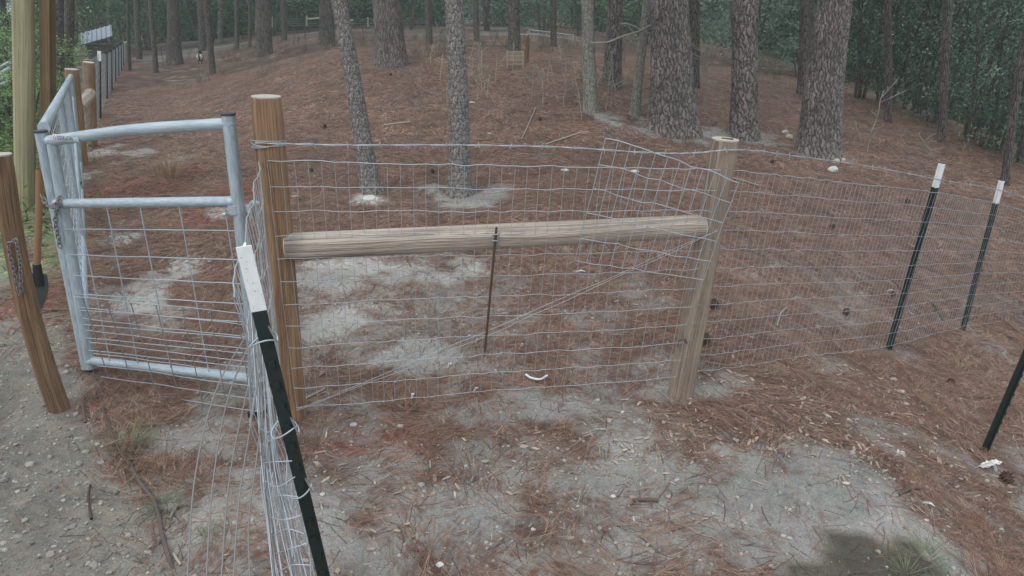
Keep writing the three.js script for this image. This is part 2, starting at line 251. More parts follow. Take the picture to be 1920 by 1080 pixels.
// rounded timber from a to b, slightly irregular, with separate end-grain disc
function timber(a, b, r0, r1, tile = .45, n = 28, m = 24, bow = 0) {
  const pos = [], uv = [], idx = [], ax = b.clone().sub(a), L = ax.length(), w = ax.clone().normalize(), u = V3(Math.abs(w.y) > .7 ? 1 : 0, Math.abs(w.y) > .7 ? 0 : 1, 0).cross(w).normalize(), v = w.clone().cross(u), s0 = rr(0, 50);
  for (let j = 0; j <= m; j++) for (let i = 0; i <= n; i++) {
    const t = j / m, th = i / n * 2 * Math.PI + (Math.abs(w.y) > .7 ? Math.PI : 0), edge = t > .985 ? .93 : t < .015 ? .95 : 1, r = mix(r0, r1, t) * edge * (1 + .05 * (fbm(Math.cos(th) * 1.4 + s0, Math.sin(th) * 1.4 + t * 2.2, 2) - .5) + .05 * (vn(Math.cos(th) * 4 + s0, Math.sin(th) * 4 + t * .5) - .5));
    const p = a.clone().addScaledVector(w, L * t).addScaledVector(u, Math.cos(th) * r).addScaledVector(v, Math.sin(th) * r); p.x += bow * Math.sin(Math.PI * t); pos.push(p.x, p.y, p.z); uv.push(i / n, .01 + t * .97);
  }
  for (let j = 0; j < m; j++) for (let i = 0; i < n; i++) { const q = j * (n + 1) + i; idx.push(q, q + 1, q + n + 2, q, q + n + 2, q + n + 1); }
  const g = new THREE.BufferGeometry(); g.setAttribute('position', new THREE.Float32BufferAttribute(pos, 3)); g.setAttribute('uv', new THREE.Float32BufferAttribute(uv, 2)); g.setIndex(idx); g.computeVertexNormals(); return g;
}
function endDisc(a, b, r, tilt = 0) { const w = b.clone().sub(a).normalize(), g = new THREE.CylinderGeometry(r * .93, r * .93, .006, 24); if (tilt) g.rotateZ(tilt); g.applyQuaternion(new THREE.Quaternion().setFromUnitVectors(V3(0, 1, 0), w)); g.translate(b.x + w.x * .001, b.y + w.y * .001, b.z + w.z * .001); return g; }
function woodPost(name, top, foot, r0, r1, mat, label, group, below = .15, bow = 0) {
  const dir = foot.clone().sub(top).normalize(), f = foot.clone().addScaledVector(dir, below), o = base(name, foot, label, 'fence post', group);
  part('shaft', o, timber(f, top, r0, r1, .45, 28, 24, bow), mat); part('end_grain', o, endDisc(f, top, r1), M.endGrain); return o;
}
// studded steel T post
function tPost(top, foot, label, group, { white = .25, w = .035, yaw = 0, mat = M.tGreen, studs = true, name = 'metal_fence_post' } = {}) {
  const o = base(name, foot, label, 'fence post', group), L = top.distanceTo(foot), up = top.clone().sub(foot).normalize(), q = new THREE.Quaternion().setFromUnitVectors(V3(0, 1, 0), up);
  const place = (g) => { g.rotateY(yaw); g.applyQuaternion(q); g.translate(foot.x, foot.y, foot.z); return g; };
  const prof = (y0, y1, k = 1) => { const s = new THREE.Shape(), a = w / 2 * k, t = .0024 * k; s.moveTo(-a, -t); s.lineTo(a, -t); s.lineTo(a * .92, t); s.lineTo(t * 1.2, t * 1.4); s.lineTo(t, w * .9); s.lineTo(-t, w * .9); s.lineTo(-t * 1.2, t * 1.4); s.lineTo(-a * .92, t); s.closePath(); const g = new THREE.ExtrudeGeometry(s, { depth: y1 - y0, bevelEnabled: false }); g.rotateX(-Math.PI / 2); g.translate(0, y0, 0); return g; };
  part('shaft', o, place(prof(-.1, L - white)), mat);
  if (white > 0) part('painted_tip', o, place(prof(L - white, L, 1.03)), M.tWhite);
  if (studs) { const S = []; for (let y = .12; y < L - .03; y += .053) { const g = new THREE.BoxGeometry(.012, .014, .010); g.translate(0, y, .0062); if (y < L - white - .02) S.push(g); } part('studs', o, place(mergeGeometries(S)), mat).userData.kind = 'stuff'; }
  return o;
}
// a wire with small kinks
const wireBetween = (fn, n, r, jit, radial = 5, sub = 2) => { const p = []; for (let i = 0; i <= n; i++) p.push(fn(i / n).add(V3(rr(-jit, jit), rr(-jit, jit), rr(-jit, jit)))); return tube(p, r, n * sub, radial); };

// ------------------------------------------------------------------ trees
// trunk from measured base and frame-top points, then on up to its crown
const needleTuft = (() => { const g = []; for (let k = 0; k < 22; k++) { const a = rr(0, 6.28), e = rr(-.5, 1.3), L = rr(.22, .36), w = .012, q = new THREE.PlaneGeometry(w, L); q.translate(0, L / 2, 0); q.rotateX(Math.PI / 2 - e); q.rotateY(a); g.push(q); } return mergeGeometries(g); })();
function crownGeometry(h, R, n) { // branches end in tufts of needles
  const out = []; for (let i = 0; i < n; i++) { const t = rnd(), a = rr(0, 6.28), r = R * (1 - .65 * t) * Math.sqrt(rr(.08, 1)), g = needleTuft.clone(); const s = rr(1.4, 2.6); g.scale(s, s, s); g.rotateY(rr(0, 6)); g.translate(Math.cos(a) * r, h * t + rr(-.3, .3), Math.sin(a) * r); out.push(g); } return mergeGeometries(out);
}
const CROWNS = [crownGeometry(4.5, 2.3, 60), crownGeometry(3.6, 1.7, 50)];
const TREES = [
  // [base x, base y, base width, x at frame top, width there, bark, label]   all in photograph pixels
  [697, 360, 40, 633, 28, 1, 'young pine leaning to the left, rising from the pale ant heap behind the fence'],
  [864, 366, 44, 851, 35, 1, 'straight young pine with scaly grey bark standing in a sandy ring'],
  [1262, 246, 94, 1256, 68, 0, 'thickest furrowed pine, left of the split-topped fence post, sand around its foot'],
  [1395, 257, 52, 1400, 44, 0, 'upright pine between the thickest pine and the one with stones at its foot'],
  [1535, 287, 84, 1566, 58, 0, 'big pine leaning right with white stones around its flared foot'],
  [1108, 208, 30, 1101, 22, 2, 'slim pale grey hardwood, left of the thin slanting one'],
  [1190, 217, 20, 1212, 15, 2, 'thin pale trunk slanting right into the shadow of the thickest pine'],
  [1147, 163, 36, 1153, 29, 0, 'dark pine behind the two slim pale trunks'],
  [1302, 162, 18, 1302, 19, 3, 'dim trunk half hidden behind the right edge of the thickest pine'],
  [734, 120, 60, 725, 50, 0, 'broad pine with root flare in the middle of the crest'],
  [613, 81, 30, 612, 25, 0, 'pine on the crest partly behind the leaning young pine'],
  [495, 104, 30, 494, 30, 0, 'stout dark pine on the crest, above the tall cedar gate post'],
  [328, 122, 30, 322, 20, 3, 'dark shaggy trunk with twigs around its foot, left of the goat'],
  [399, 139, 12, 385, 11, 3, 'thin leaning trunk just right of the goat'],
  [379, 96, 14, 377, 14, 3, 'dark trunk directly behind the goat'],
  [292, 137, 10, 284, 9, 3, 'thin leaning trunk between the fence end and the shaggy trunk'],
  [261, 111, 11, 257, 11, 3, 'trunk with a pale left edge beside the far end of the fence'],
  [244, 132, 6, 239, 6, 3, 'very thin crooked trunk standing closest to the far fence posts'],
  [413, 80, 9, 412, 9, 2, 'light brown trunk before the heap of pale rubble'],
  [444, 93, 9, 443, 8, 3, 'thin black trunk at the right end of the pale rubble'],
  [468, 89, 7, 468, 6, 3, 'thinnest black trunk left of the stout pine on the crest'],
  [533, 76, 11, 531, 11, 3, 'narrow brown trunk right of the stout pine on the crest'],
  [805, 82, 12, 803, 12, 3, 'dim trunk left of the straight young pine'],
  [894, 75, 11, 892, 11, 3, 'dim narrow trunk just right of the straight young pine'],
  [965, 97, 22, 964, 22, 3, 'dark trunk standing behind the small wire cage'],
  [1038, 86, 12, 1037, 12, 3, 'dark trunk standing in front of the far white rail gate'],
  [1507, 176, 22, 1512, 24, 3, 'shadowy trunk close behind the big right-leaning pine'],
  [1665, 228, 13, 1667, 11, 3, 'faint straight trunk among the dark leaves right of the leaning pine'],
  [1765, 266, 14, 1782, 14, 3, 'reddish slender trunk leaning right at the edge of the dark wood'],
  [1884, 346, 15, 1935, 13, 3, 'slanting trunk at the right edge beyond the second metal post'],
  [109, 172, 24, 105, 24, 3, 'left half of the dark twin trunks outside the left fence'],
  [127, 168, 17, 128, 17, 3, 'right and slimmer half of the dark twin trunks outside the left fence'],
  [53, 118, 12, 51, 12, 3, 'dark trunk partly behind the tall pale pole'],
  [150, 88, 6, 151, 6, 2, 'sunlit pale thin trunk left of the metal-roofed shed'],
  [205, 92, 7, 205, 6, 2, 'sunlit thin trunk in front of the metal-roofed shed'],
];
const bushTrunkMat = BARK[3].mat;
TREES.forEach(([xb, yb, wb, xt, wt, kind, label], n) => {
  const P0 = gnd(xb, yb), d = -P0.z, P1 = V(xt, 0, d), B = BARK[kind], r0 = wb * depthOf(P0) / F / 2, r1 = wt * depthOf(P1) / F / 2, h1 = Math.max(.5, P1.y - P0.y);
  const o = base('tree', P0, label, 'tree'); const Ht = Math.max(h1 * 1.3, mix(7, 11, h2(n, 3))), lean = (P1.x - P0.x) / h1;
  const near = d < 14, n1 = near ? (kind == 0 ? 120 : 84) : 28, step = near ? (kind == 0 ? .03 : .022) : .12, hv = Math.min(Ht, h1 + .25), ys = [];
  for (let y = -.25; y < hv; y += step) ys.push(y); for (let y = hv; y <= Ht; y += .5) ys.push(y); ys.push(Ht);
  const rep = Math.max(1, Math.round(2 * Math.PI * (r0 * .5 + r1 * .5) / B.tile)), pos = [], uv = [], idx = [], s0 = n * 7.3;
  const cx = (y) => lean * (y < h1 ? y : h1 + (y - h1) * .6) + .03 * Math.sin(y * 1.1 + n) * Math.min(1, Math.max(0, y)) * (h1 > 2 ? 1 : .4);
  const top = [];
  ys.forEach((y) => { const t = clamp(y / h1), rb = y < h1 ? mix(r0, r1, Math.pow(t, .55)) : mix(r1, r1 * .4, (y - h1) / (Ht - h1)), fl = Math.exp(-Math.max(0, y) / (r0 * 1.1 + .05));
    for (let i = 0; i <= n1; i++) { const u = i / n1, th = u * 2 * Math.PI, c = Math.cos(th), s = Math.sin(th);
      let r = rb * (1 + .10 * (fbm(c * 1.2 + s0, s * 1.2 + y * .5, 2) - .5) + .40 * fl * (vn(c * 2.2 + s0 + 9, s * 2.2 + 3) - .25));
      if (near) r += B.depth * (B.at(u * rep, y / B.tile) - .5); pos.push(P0.x + cx(y) + c * r, P0.y + y, P0.z + s * r); uv.push(u * rep, y / B.tile); } });
  for (let j = 0; j < ys.length - 1; j++) for (let i = 0; i < n1; i++) { const q = j * (n1 + 1) + i; idx.push(q, q + n1 + 2, q + 1, q, q + n1 + 1, q + n1 + 2); }
  const g = new THREE.BufferGeometry(); g.setAttribute('position', new THREE.Float32BufferAttribute(pos, 3)); g.setAttribute('uv', new THREE.Float32BufferAttribute(uv, 2)); g.setIndex(idx); g.computeVertexNormals();
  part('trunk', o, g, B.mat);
  const cr = shade(new THREE.Mesh(CROWNS[n % 2], M.needle)); cr.name = 'crown'; cr.position.set(cx(Ht), Ht - 2.6, 0); cr.rotation.y = n; cr.scale.setScalar(near ? .8 : 1); o.add(cr);
});

// leafy shrubs and understorey: many small leaves on thin stems
const leafGeo = (() => { const s = new THREE.Shape(); s.moveTo(0, 0); s.quadraticCurveTo(.32, .4, 0, 1); s.quadraticCurveTo(-.32, .4, 0, 0); const g = new THREE.ShapeGeometry(s, 2); return g; })();
function foliage(w, h, n, leaf, clump = 30) {
  const out = [], nc = Math.ceil(n / clump);
  for (let c = 0; c < nc; c++) {
    const a = rr(0, 6.28), t = .06 + .94 * Math.pow(rnd(), .75), R = w / 2 * Math.sqrt(Math.max(.05, Math.sin(Math.PI * clamp(t * .8 + .15)))) * Math.pow(rnd(), .4), cx = Math.cos(a) * R, cz = Math.sin(a) * R, cy = h * t, cr = leaf * rr(2.2, 4.6), tone = rr(.45, 1.5), warm = rr(.8, 1.15);
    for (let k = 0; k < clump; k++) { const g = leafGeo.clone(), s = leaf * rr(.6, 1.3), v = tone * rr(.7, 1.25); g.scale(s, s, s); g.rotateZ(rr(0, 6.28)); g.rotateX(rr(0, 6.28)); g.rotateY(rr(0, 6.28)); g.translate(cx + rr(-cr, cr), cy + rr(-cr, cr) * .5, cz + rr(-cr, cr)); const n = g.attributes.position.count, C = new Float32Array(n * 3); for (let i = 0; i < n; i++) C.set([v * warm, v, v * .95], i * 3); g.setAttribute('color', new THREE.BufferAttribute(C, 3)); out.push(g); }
  }
  return mergeGeometries(out);
}
const stems = (w, h, n, r) => { const out = []; for (let i = 0; i < n; i++) { const a = rr(0, 6.28), R = w * rr(.05, .35); out.push(tube([V3(R * .15 * Math.cos(a), -.1, R * .15 * Math.sin(a)), V3(R * .5 * Math.cos(a), h * .45, R * .5 * Math.sin(a)), V3(R * Math.cos(a + .4), h * rr(.75, .98), R * Math.sin(a + .4))], r, 5, 5)); } return mergeGeometries(out); };
const FOL = [foliage(2, 2, 5400, .05), foliage(2, 2, 4200, .058), foliage(2, 2, 6000, .042)], STEMS = [stems(2, 2, 6, .02), stems(2, 2, 4, .028), stems(2, 2, 8, .014)];
function shrub(name, p, w, h, kind, mat, label, category, group) {
  const o = base(name, p, label, category, group); o.rotation.y = rr(0, 6.28);
  const f = shade(new THREE.Mesh(FOL[kind], mat)), s = shade(new THREE.Mesh(STEMS[kind], bushTrunkMat)); f.name = 'foliage'; s.name = 'stem'; f.scale.set(w / 2, h / 2, w / 2); s.scale.set(w / 2, h / 2, w / 2); o.add(f, s); return o;
}
const onPx = (px, d) => { const x = (px - 960) / F * d * 1.08; return onG(x, d); };
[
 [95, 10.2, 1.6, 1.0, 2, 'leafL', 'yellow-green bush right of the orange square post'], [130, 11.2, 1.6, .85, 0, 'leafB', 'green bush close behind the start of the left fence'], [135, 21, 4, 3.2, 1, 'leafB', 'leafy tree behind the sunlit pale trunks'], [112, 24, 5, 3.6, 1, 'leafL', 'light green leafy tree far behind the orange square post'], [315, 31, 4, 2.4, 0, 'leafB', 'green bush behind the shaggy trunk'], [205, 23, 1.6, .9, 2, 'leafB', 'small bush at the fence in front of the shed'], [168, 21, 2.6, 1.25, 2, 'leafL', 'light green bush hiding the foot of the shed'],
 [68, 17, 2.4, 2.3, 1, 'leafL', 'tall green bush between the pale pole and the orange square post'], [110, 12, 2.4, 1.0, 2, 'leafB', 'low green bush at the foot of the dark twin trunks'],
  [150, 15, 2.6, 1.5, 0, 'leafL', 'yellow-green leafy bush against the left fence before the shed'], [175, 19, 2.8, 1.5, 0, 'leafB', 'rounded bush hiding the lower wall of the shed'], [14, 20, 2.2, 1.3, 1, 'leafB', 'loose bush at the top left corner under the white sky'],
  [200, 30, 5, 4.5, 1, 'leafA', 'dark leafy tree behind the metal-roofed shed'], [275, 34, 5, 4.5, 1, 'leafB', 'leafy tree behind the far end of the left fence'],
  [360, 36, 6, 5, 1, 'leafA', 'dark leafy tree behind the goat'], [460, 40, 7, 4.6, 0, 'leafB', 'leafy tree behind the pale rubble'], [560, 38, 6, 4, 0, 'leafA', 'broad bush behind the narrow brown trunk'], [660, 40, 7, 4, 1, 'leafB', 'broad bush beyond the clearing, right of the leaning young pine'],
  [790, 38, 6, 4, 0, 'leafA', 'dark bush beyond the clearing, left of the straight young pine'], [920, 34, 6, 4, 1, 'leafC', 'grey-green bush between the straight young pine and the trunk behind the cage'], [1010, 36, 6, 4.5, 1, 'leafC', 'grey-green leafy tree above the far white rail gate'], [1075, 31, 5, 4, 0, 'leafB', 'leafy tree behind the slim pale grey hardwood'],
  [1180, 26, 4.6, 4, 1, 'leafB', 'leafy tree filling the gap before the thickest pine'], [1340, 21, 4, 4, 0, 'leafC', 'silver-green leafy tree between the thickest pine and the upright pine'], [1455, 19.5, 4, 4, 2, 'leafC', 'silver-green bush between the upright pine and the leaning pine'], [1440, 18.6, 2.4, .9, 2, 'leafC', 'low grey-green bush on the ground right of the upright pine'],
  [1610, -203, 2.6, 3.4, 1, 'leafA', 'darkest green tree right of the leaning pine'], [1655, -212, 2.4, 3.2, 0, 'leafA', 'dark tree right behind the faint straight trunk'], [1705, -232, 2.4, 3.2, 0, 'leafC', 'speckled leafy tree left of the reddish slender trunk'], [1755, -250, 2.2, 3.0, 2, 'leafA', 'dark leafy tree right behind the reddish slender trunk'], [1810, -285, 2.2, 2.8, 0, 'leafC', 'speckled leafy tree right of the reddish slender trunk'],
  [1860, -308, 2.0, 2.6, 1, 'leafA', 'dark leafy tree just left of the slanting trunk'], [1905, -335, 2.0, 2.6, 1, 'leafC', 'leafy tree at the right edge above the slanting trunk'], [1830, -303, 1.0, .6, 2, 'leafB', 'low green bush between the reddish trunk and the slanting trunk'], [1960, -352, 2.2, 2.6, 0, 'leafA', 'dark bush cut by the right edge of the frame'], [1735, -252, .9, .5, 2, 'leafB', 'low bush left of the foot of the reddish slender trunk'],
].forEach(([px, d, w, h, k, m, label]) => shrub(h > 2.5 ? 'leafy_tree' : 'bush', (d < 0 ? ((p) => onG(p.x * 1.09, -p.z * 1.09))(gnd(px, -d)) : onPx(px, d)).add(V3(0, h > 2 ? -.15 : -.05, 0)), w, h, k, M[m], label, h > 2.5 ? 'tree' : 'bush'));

// the far wood: one mass of leaf sprays round the yard
{
  const sp = []; for (let k = 0; k < 30; k++) { const g = leafGeo.clone(), s = rr(.09, .19); g.scale(s, s, s); g.rotateZ(rr(0, 6.28)); g.rotateX(rr(0, 6.28)); g.rotateY(rr(0, 6.28)); g.translate(rr(-.4, .4), rr(-.3, .3), rr(-.4, .4)); sp.push(g); }
  const geo = mergeGeometries(sp), n = 30000, im = new THREE.InstancedMesh(geo, new THREE.MeshStandardMaterial({ color: 0xffffff, roughness: .75, side: THREE.DoubleSide }), n), m = new THREE.Matrix4(), q = new THREE.Quaternion(), e = new THREE.Euler(), c = new THREE.Color(); let k = 0;
  while (k < n) {
    const az = rr(-1.25, 1.25), edge = 44 - 22 * ss(.1, .62, az) - 8 * ss(-.4, -.9, az), d = edge + rr(0, 14) * rnd(), x = d * az, gap = az < -.645 && az > -.71;
    const y = H(x, d) + Math.pow(rnd(), 1.2) * (gap ? .4 : 13); if (vn(x * .35 + 5, y * .5 + d * .2) < .34) continue;
    const s = rr(.8, 1.9); m.compose(V3(x, y, -d), q.setFromEuler(e.set(rr(0, 6), rr(0, 6), 0)), V3(s, s, s)); im.setMatrixAt(k, m);
    const v = rr(.5, 1.25) * mix(.55, 1.5, vn(x * .3, y * .3 + d)); im.setColorAt(k, c.setRGB(.10 * v, .15 * v, .09 * v)); k++;
  }
  im.name = 'far_woodland'; im.castShadow = im.receiveShadow = true; scene.add(im); tag(im, 'dense green woodland closing off the yard behind the trees', 'woodland', null, 'stuff');
  // wooded hill behind it
  const hg = new THREE.BufferGeometry(), P = [], I = []; for (let i = 0; i <= 80; i++) for (let j = 0; j <= 6; j++) { const a = mix(-1.45, 1.45, i / 80), R = mix(70, 110, j / 6) - 36 * ss(.1, .8, a), y = mix(-3, 20, ss(0, 1, j / 6)) * (a < -.53 && a > -.66 ? .03 : 1) + vn(i * .6, j) * 2 * (a < -.53 && a > -.66 ? .3 : 1); P.push(Math.sin(a) * R, y, -Math.cos(a) * R); }
  for (let i = 0; i < 80; i++) for (let j = 0; j < 6; j++) { const q = i * 7 + j; I.push(q, q + 7, q + 8, q, q + 8, q + 1); } hg.setAttribute('position', new THREE.Float32BufferAttribute(P, 3)); hg.setIndex(I); hg.computeVertexNormals();
  const hill = shade(new THREE.Mesh(hg, std([.03, .045, .028], 1, { side: THREE.DoubleSide }))); hill.name = 'hills'; hill.userData = { kind: 'structure', label: 'dark wooded slope beyond the yard' }; scene.add(hill);
}

// ------------------------------------------------------------------ front fence: two timber posts, brace rail, woven wire
const footL = gnd(550, 782), dL = -footL.z, footR = gnd(1276, 738), dR = -footR.z;
woodPost('wooden_fence_post', V(499, 182, dL), footL, .062, .060, M.cedar, 'tall round cedar post at the corner where the walk gate hangs');
const postR = woodPost('wooden_fence_post', V(1360, 262, dR), footR, .062, .061, M.weathered, 'weathered round post with a split top at the right end of the brace rail');
{ const a = V(1360, 262, dR), g = new THREE.BoxGeometry(.05, .006, .006); g.rotateY(-.5); g.translate(a.x + .005, a.y + .006, a.z + .01); part('top_split', postR, g, M.twigDark);
  const h = V(1280, 640, dR - .06); part('knot', postR, tube([h.clone().add(V3(-.022, -.03, 0)), h.clone().add(V3(-.015, .01, .004)), h.clone().add(V3(.008, .012, .004)), h.clone().add(V3(.02, -.01, 0))], .004, 10, 5), M.twigDark); }
{ const a = V(538, 463, dL - .02), b = V(1318, 424, dR - .02), o = base('brace_rail', lerp3(a, b, .5), 'round weathered brace rail spanning between the two timber posts', 'rail');
  part('shaft', o, timber(a, b, .058, .052, .45, 28, 40), M.rail); part('end_grain', o, endDisc(a, b, .052), M.endGrain); part('end_grain', o, endDisc(b, a, .058), M.endGrain); }
{ const dr = mix(dL, dR, .49) - .085, a = V(931, 426, dr), b = V(909, 660, dr), o = base('steel_rod', b, 'thin rusty twist rod hanging upright before the middle of the brace rail', 'rod');
  part('shaft', o, bar(b, a, .0052, 8), M.rust);
  for (const [x, y] of [[929, 440], [928, 452]]) { const t = new THREE.TorusGeometry(.013, .0022, 6, 14); t.rotateX(1.2); const p = V(x, y, -b.z); t.translate(p.x, p.y, p.z); part('wire_ring', o, t, M.wire); } }
{ const a = V(556, 770, dL - .075), b = V(1345, 432, dR - .08), o = base('brace_wire', lerp3(a, b, .5), 'doubled diagonal brace wire from the corner post foot up to the weathered post', 'wire');
  for (const k of [-1, 1]) part('strand', o, wireBetween((t) => lerp3(a, b, t).add(V3(0, k * .012 * Math.sin(Math.PI * t * (t < .5 ? 1 : 1)) - .02 * Math.sin(Math.PI * t), 0)), 16, .0011, .004), M.wire); }

// woven mesh; corners given, line wires and stays are parts
function meshPanel(name, label, { P, rows, cols, rw = .0014, rs = .0010, jit = .004, mat = M.wire, merge = false, group, topGap = 0, sub = 3, extra = 0 }) {
  const o = base(name, P(.5, 0), label, 'wire fence', group);
  for (let j = 0; j < rows; j++) { const v = j / (rows - 1); const g = wireBetween((t) => P(t * (1 + extra), v), Math.max(6, cols * sub / 3 | 0), j == rows - 1 ? rw * 1.3 : rw, jit, 5, 2); part('line_wire', o, g, mat); }
  const S = []; for (let i = 0; i <= cols; i++) { const u = i / cols, g = wireBetween((t) => P(u, t), rows - 1, rs, jit * .35, 4, 1); if (merge) S.push(g); else part('stay_wire', o, g, mat); }
  if (merge) part('stay_wires', o, mergeGeometries(S), mat).userData.kind = 'stuff';
  return o;
}
const quad = (bl, br, tl, tr, sag = 0, bulge = 0) => (u, v) => { const b = lerp3(bl, br, u), t = lerp3(tl, tr, u), p = lerp3(b, t, v); p.y -= sag * Math.sin(Math.PI * clamp(u)) * v; p.z += bulge * Math.sin(u * 9 + v * 4); return p; };
const fl = dL - .066, fr = dR - .066;
const mBL = V(556, 764, fl), mTL = V(500, 302, fl), mBR = V(1268, 706, fr), mTR = V(1352, 318, fr);
meshPanel('wire_fence', 'front panel of woven no-climb mesh between the cedar corner post and the weathered post', { P: quad(mBL, mBR, mTL, mTR, .0, .006), rows: 12, cols: 36 });
// barbed strand along the top
function barbed(pts, label, name = 'barbed_wire') {
  const c = new THREE.CatmullRomCurve3(pts, false, 'centripetal'), o = base(name, pts[0], label, 'wire'), n = 120;
  for (const k of [0, 3.14]) { const q = []; for (let i = 0; i <= n; i++) { const p = c.getPoint(i / n), a = i * .9 + k; q.push(p.add(V3(0, Math.cos(a) * .0022, Math.sin(a) * .0022))); } part('strand', o, tube(q, .0016, n * 2, 4), M.wire); }
  const L = c.getLength(); for (let s = .1; s < L; s += .13) { const p = c.getPointAt(s / L), B = []; for (let k = 0; k < 2; k++) { const a = rr(0, 6.28), w = V3(rr(-.3, .3), Math.cos(a), Math.sin(a)).multiplyScalar(.014); B.push(bar(p.clone().sub(w), p.clone().add(w), .0011, 4)); } part('barb', o, mergeGeometries(B), M.wire); }
}
const topT1 = V(1768, 308, 0 || -gnd(1668, 656).z), footT1 = gnd(1668, 656), footT2 = gnd(1806, 621), dT1 = -footT1.z, dT2 = -footT2.z;
barbed([V(478, 268, fl), V(640, 272, fl), V(860, 272, mix(fl, fr, .45)), V(1050, 276, mix(fl, fr, .7)), V(1230, 287, mix(fl, fr, .9)), V(1300, 287, fr), V(1372, 281, fr), V(1500, 294, mix(fr, dT1, .3)), V(1640, 314, mix(fr, dT1, .7)), V(1762, 337, dT1 - .02), V(1876, 357, dT2 - .02), V(1960, 382, dT2 + .5)], 'twisted barbed strand along the top of the front and right fence');
// the wire wound round the cedar post where the strands end
{ const c = V(499, 268, dL), o = base('wire_wrap', c, 'wire wound around the cedar corner post at the height of the barbed strand', 'wire');
  for (let k = 0; k < 4; k++) { const p = []; for (let i = 0; i <= 24; i++) { const a = i / 24 * 6.283; p.push(c.clone().add(V3(.01 + Math.cos(a) * .066, (k - 1.5) * .007 + .008 * Math.sin(a + k * 2), Math.sin(a) * .066))); } part('turn', o, tube(p, .0018, 40, 4), M.wire); } }
// loose overlapping end of mesh
{ const a = V(1085, 535, fl + .25), d0 = mix(fl, fr, .72) - .05, d1 = fr - .08;
  const P = quad(V(1078, 488, d0), V(1318, 525, d1), V(1136, 258, d0), V(1385, 340, d1), .0, .004);
  meshPanel('mesh_offcut', 'crooked loose end of mesh tilted across the front fence left of the weathered post', { P, rows: 6, cols: 11, rw: .0018, rs: .0016, jit: .006 }); }
// right run to the two white-tipped posts and on
tPost(V(1768, 308, dT1), footT1, 'white-tipped black metal post, nearer of the two on the right fence', null, { white: topT1.distanceTo(V(1760, 352, dT1)), yaw: .3 });
tPost(V(1880, 340, dT2), footT2, 'white-tipped black metal post near the right edge, farther of the two', null, { white: V(1880, 340, dT2).distanceTo(V(1874, 382, dT2)), yaw: .3 });
{ const f = gnd(1850, 846), d = -f.z; tPost(V(2000, 500, d), f, 'bare black metal post entering at the right edge near the white feather', null, { white: 0, yaw: 1.3, w: .03 }); }
meshPanel('wire_fence', 'right panel of woven mesh between the weathered post and the nearer white-tipped post', { P: quad(V(1278, 700, fr), V(1670, 648, dT1 - .02), V(1362, 318, fr), V(1761, 361, dT1 - .02), .0, .008), rows: 12, cols: 46, merge: true, jit: .004 });
meshPanel('wire_fence', 'short panel of woven mesh between the two white-tipped posts', { P: quad(V(1670, 648, dT1 - .02), V(1808, 612, dT2 - .02), V(1761, 361, dT1 - .02), V(1874, 382, dT2 - .02), 0, .006), rows: 12, cols: 30, merge: true });
meshPanel('wire_fence', 'last panel of woven mesh leaving at the right edge past the farther white-tipped post', { P: quad(V(1808, 612, dT2 - .02), V(1990, 585, dT2 + 1.2), V(1874, 382, dT2 - .02), V(2010, 420, dT2 + 1.2), 0, .006), rows: 12, cols: 30, merge: true });

// ------------------------------------------------------------------ near corner: white-tipped post, mesh seen end-on, loose strands
const footN = gnd(668, 1330), dN = -footN.z, topN = V(457, 462, dN);
tPost(topN, footN, 'white-tipped dark green metal post leaning close to the camera', null, { white: topN.distanceTo(V(473, 583, dN)), w: .030, yaw: .25 });
{ const a = footL.clone().add(V3(-.02, .03, .07)), b = footN.clone().add(V3(-.055, .03, 0)), ta = V(488, 302, dL - .07), tb = V(470, 560, dN + .03);
  ta.x -= .0; const P = (u, v) => { const p = lerp3(lerp3(a, b, u), lerp3(ta, tb, u), v); p.x += .006 * Math.sin(u * 21 + v * 5) - .03 * v * u - .035 * Math.sin(Math.PI * v) * u + .012 * Math.sin(v * 23) * u; return p; };
  meshPanel('wire_fence', 'panel of woven mesh seen end-on between the cedar corner post and the near metal post', { P, rows: 12, cols: 30, merge: false, jit: .0022, rw: .0017, rs: .0014 });
}
{ const o = base('loose_wire', gnd(420, 1000), 'long loose strands of wire hanging slack left of the near metal post', 'wire');
  for (const pts of [[[474, 610, 1.75], [408, 725, 1.6], [368, 880, 1.5], [350, 1100, 1.35]], [[470, 640, 1.7], [428, 745, 1.6], [400, 900, 1.5], [385, 1110, 1.35]], [[482, 660, 1.7], [455, 770, 1.6], [430, 900, 1.5], [413, 1110, 1.35]], [[486, 700, 1.65], [468, 810, 1.55], [448, 940, 1.45], [436, 1110, 1.35]], [[492, 770, 1.6], [480, 870, 1.5], [466, 980, 1.45], [470, 1110, 1.38]]])
    part('strand', o, tube(pts.map((p) => at(...p)), .0019, 24, 5), M.oldWire); }
{ const o = base('mesh_bundle', at(545, 960, 1.5), 'dense bundle of mesh wires curling down the left side of the near metal post', 'wire bundle');
  for (let k = 0; k < 22; k++) { const u = rr(-1, 1), y0 = rr(560, 830), pts = [[mix(478, 512, (y0 - 560) / 270) + u * 8, y0, 1.72], [508 + u * 16, 880, 1.6], [528 + u * 26, 990, 1.5], [548 + u * 34 + rr(-8, 8), 1120, 1.42]].filter((q) => q[1] >= y0); part('strand', o, tube(pts.map(([x, y, z]) => at(x + rr(-4, 4), y, z + rr(-.03, .03))), rr(.0011, .0016), 24, 4), k % 3 ? M.wire : M.oldWire); }
  for (let k = 0; k < 9; k++) { const y = 800 + k * 34, x = mix(500, 552, k / 9); part('cross_strand', o, tube([at(x - 16 - k, y, 1.6 - k * .02), at(x + 6, y + rr(-14, 14), 1.56 - k * .02), at(x + 36, y - rr(2, 22), 1.56 - k * .02)], .0013, 8, 4), M.wire); } }
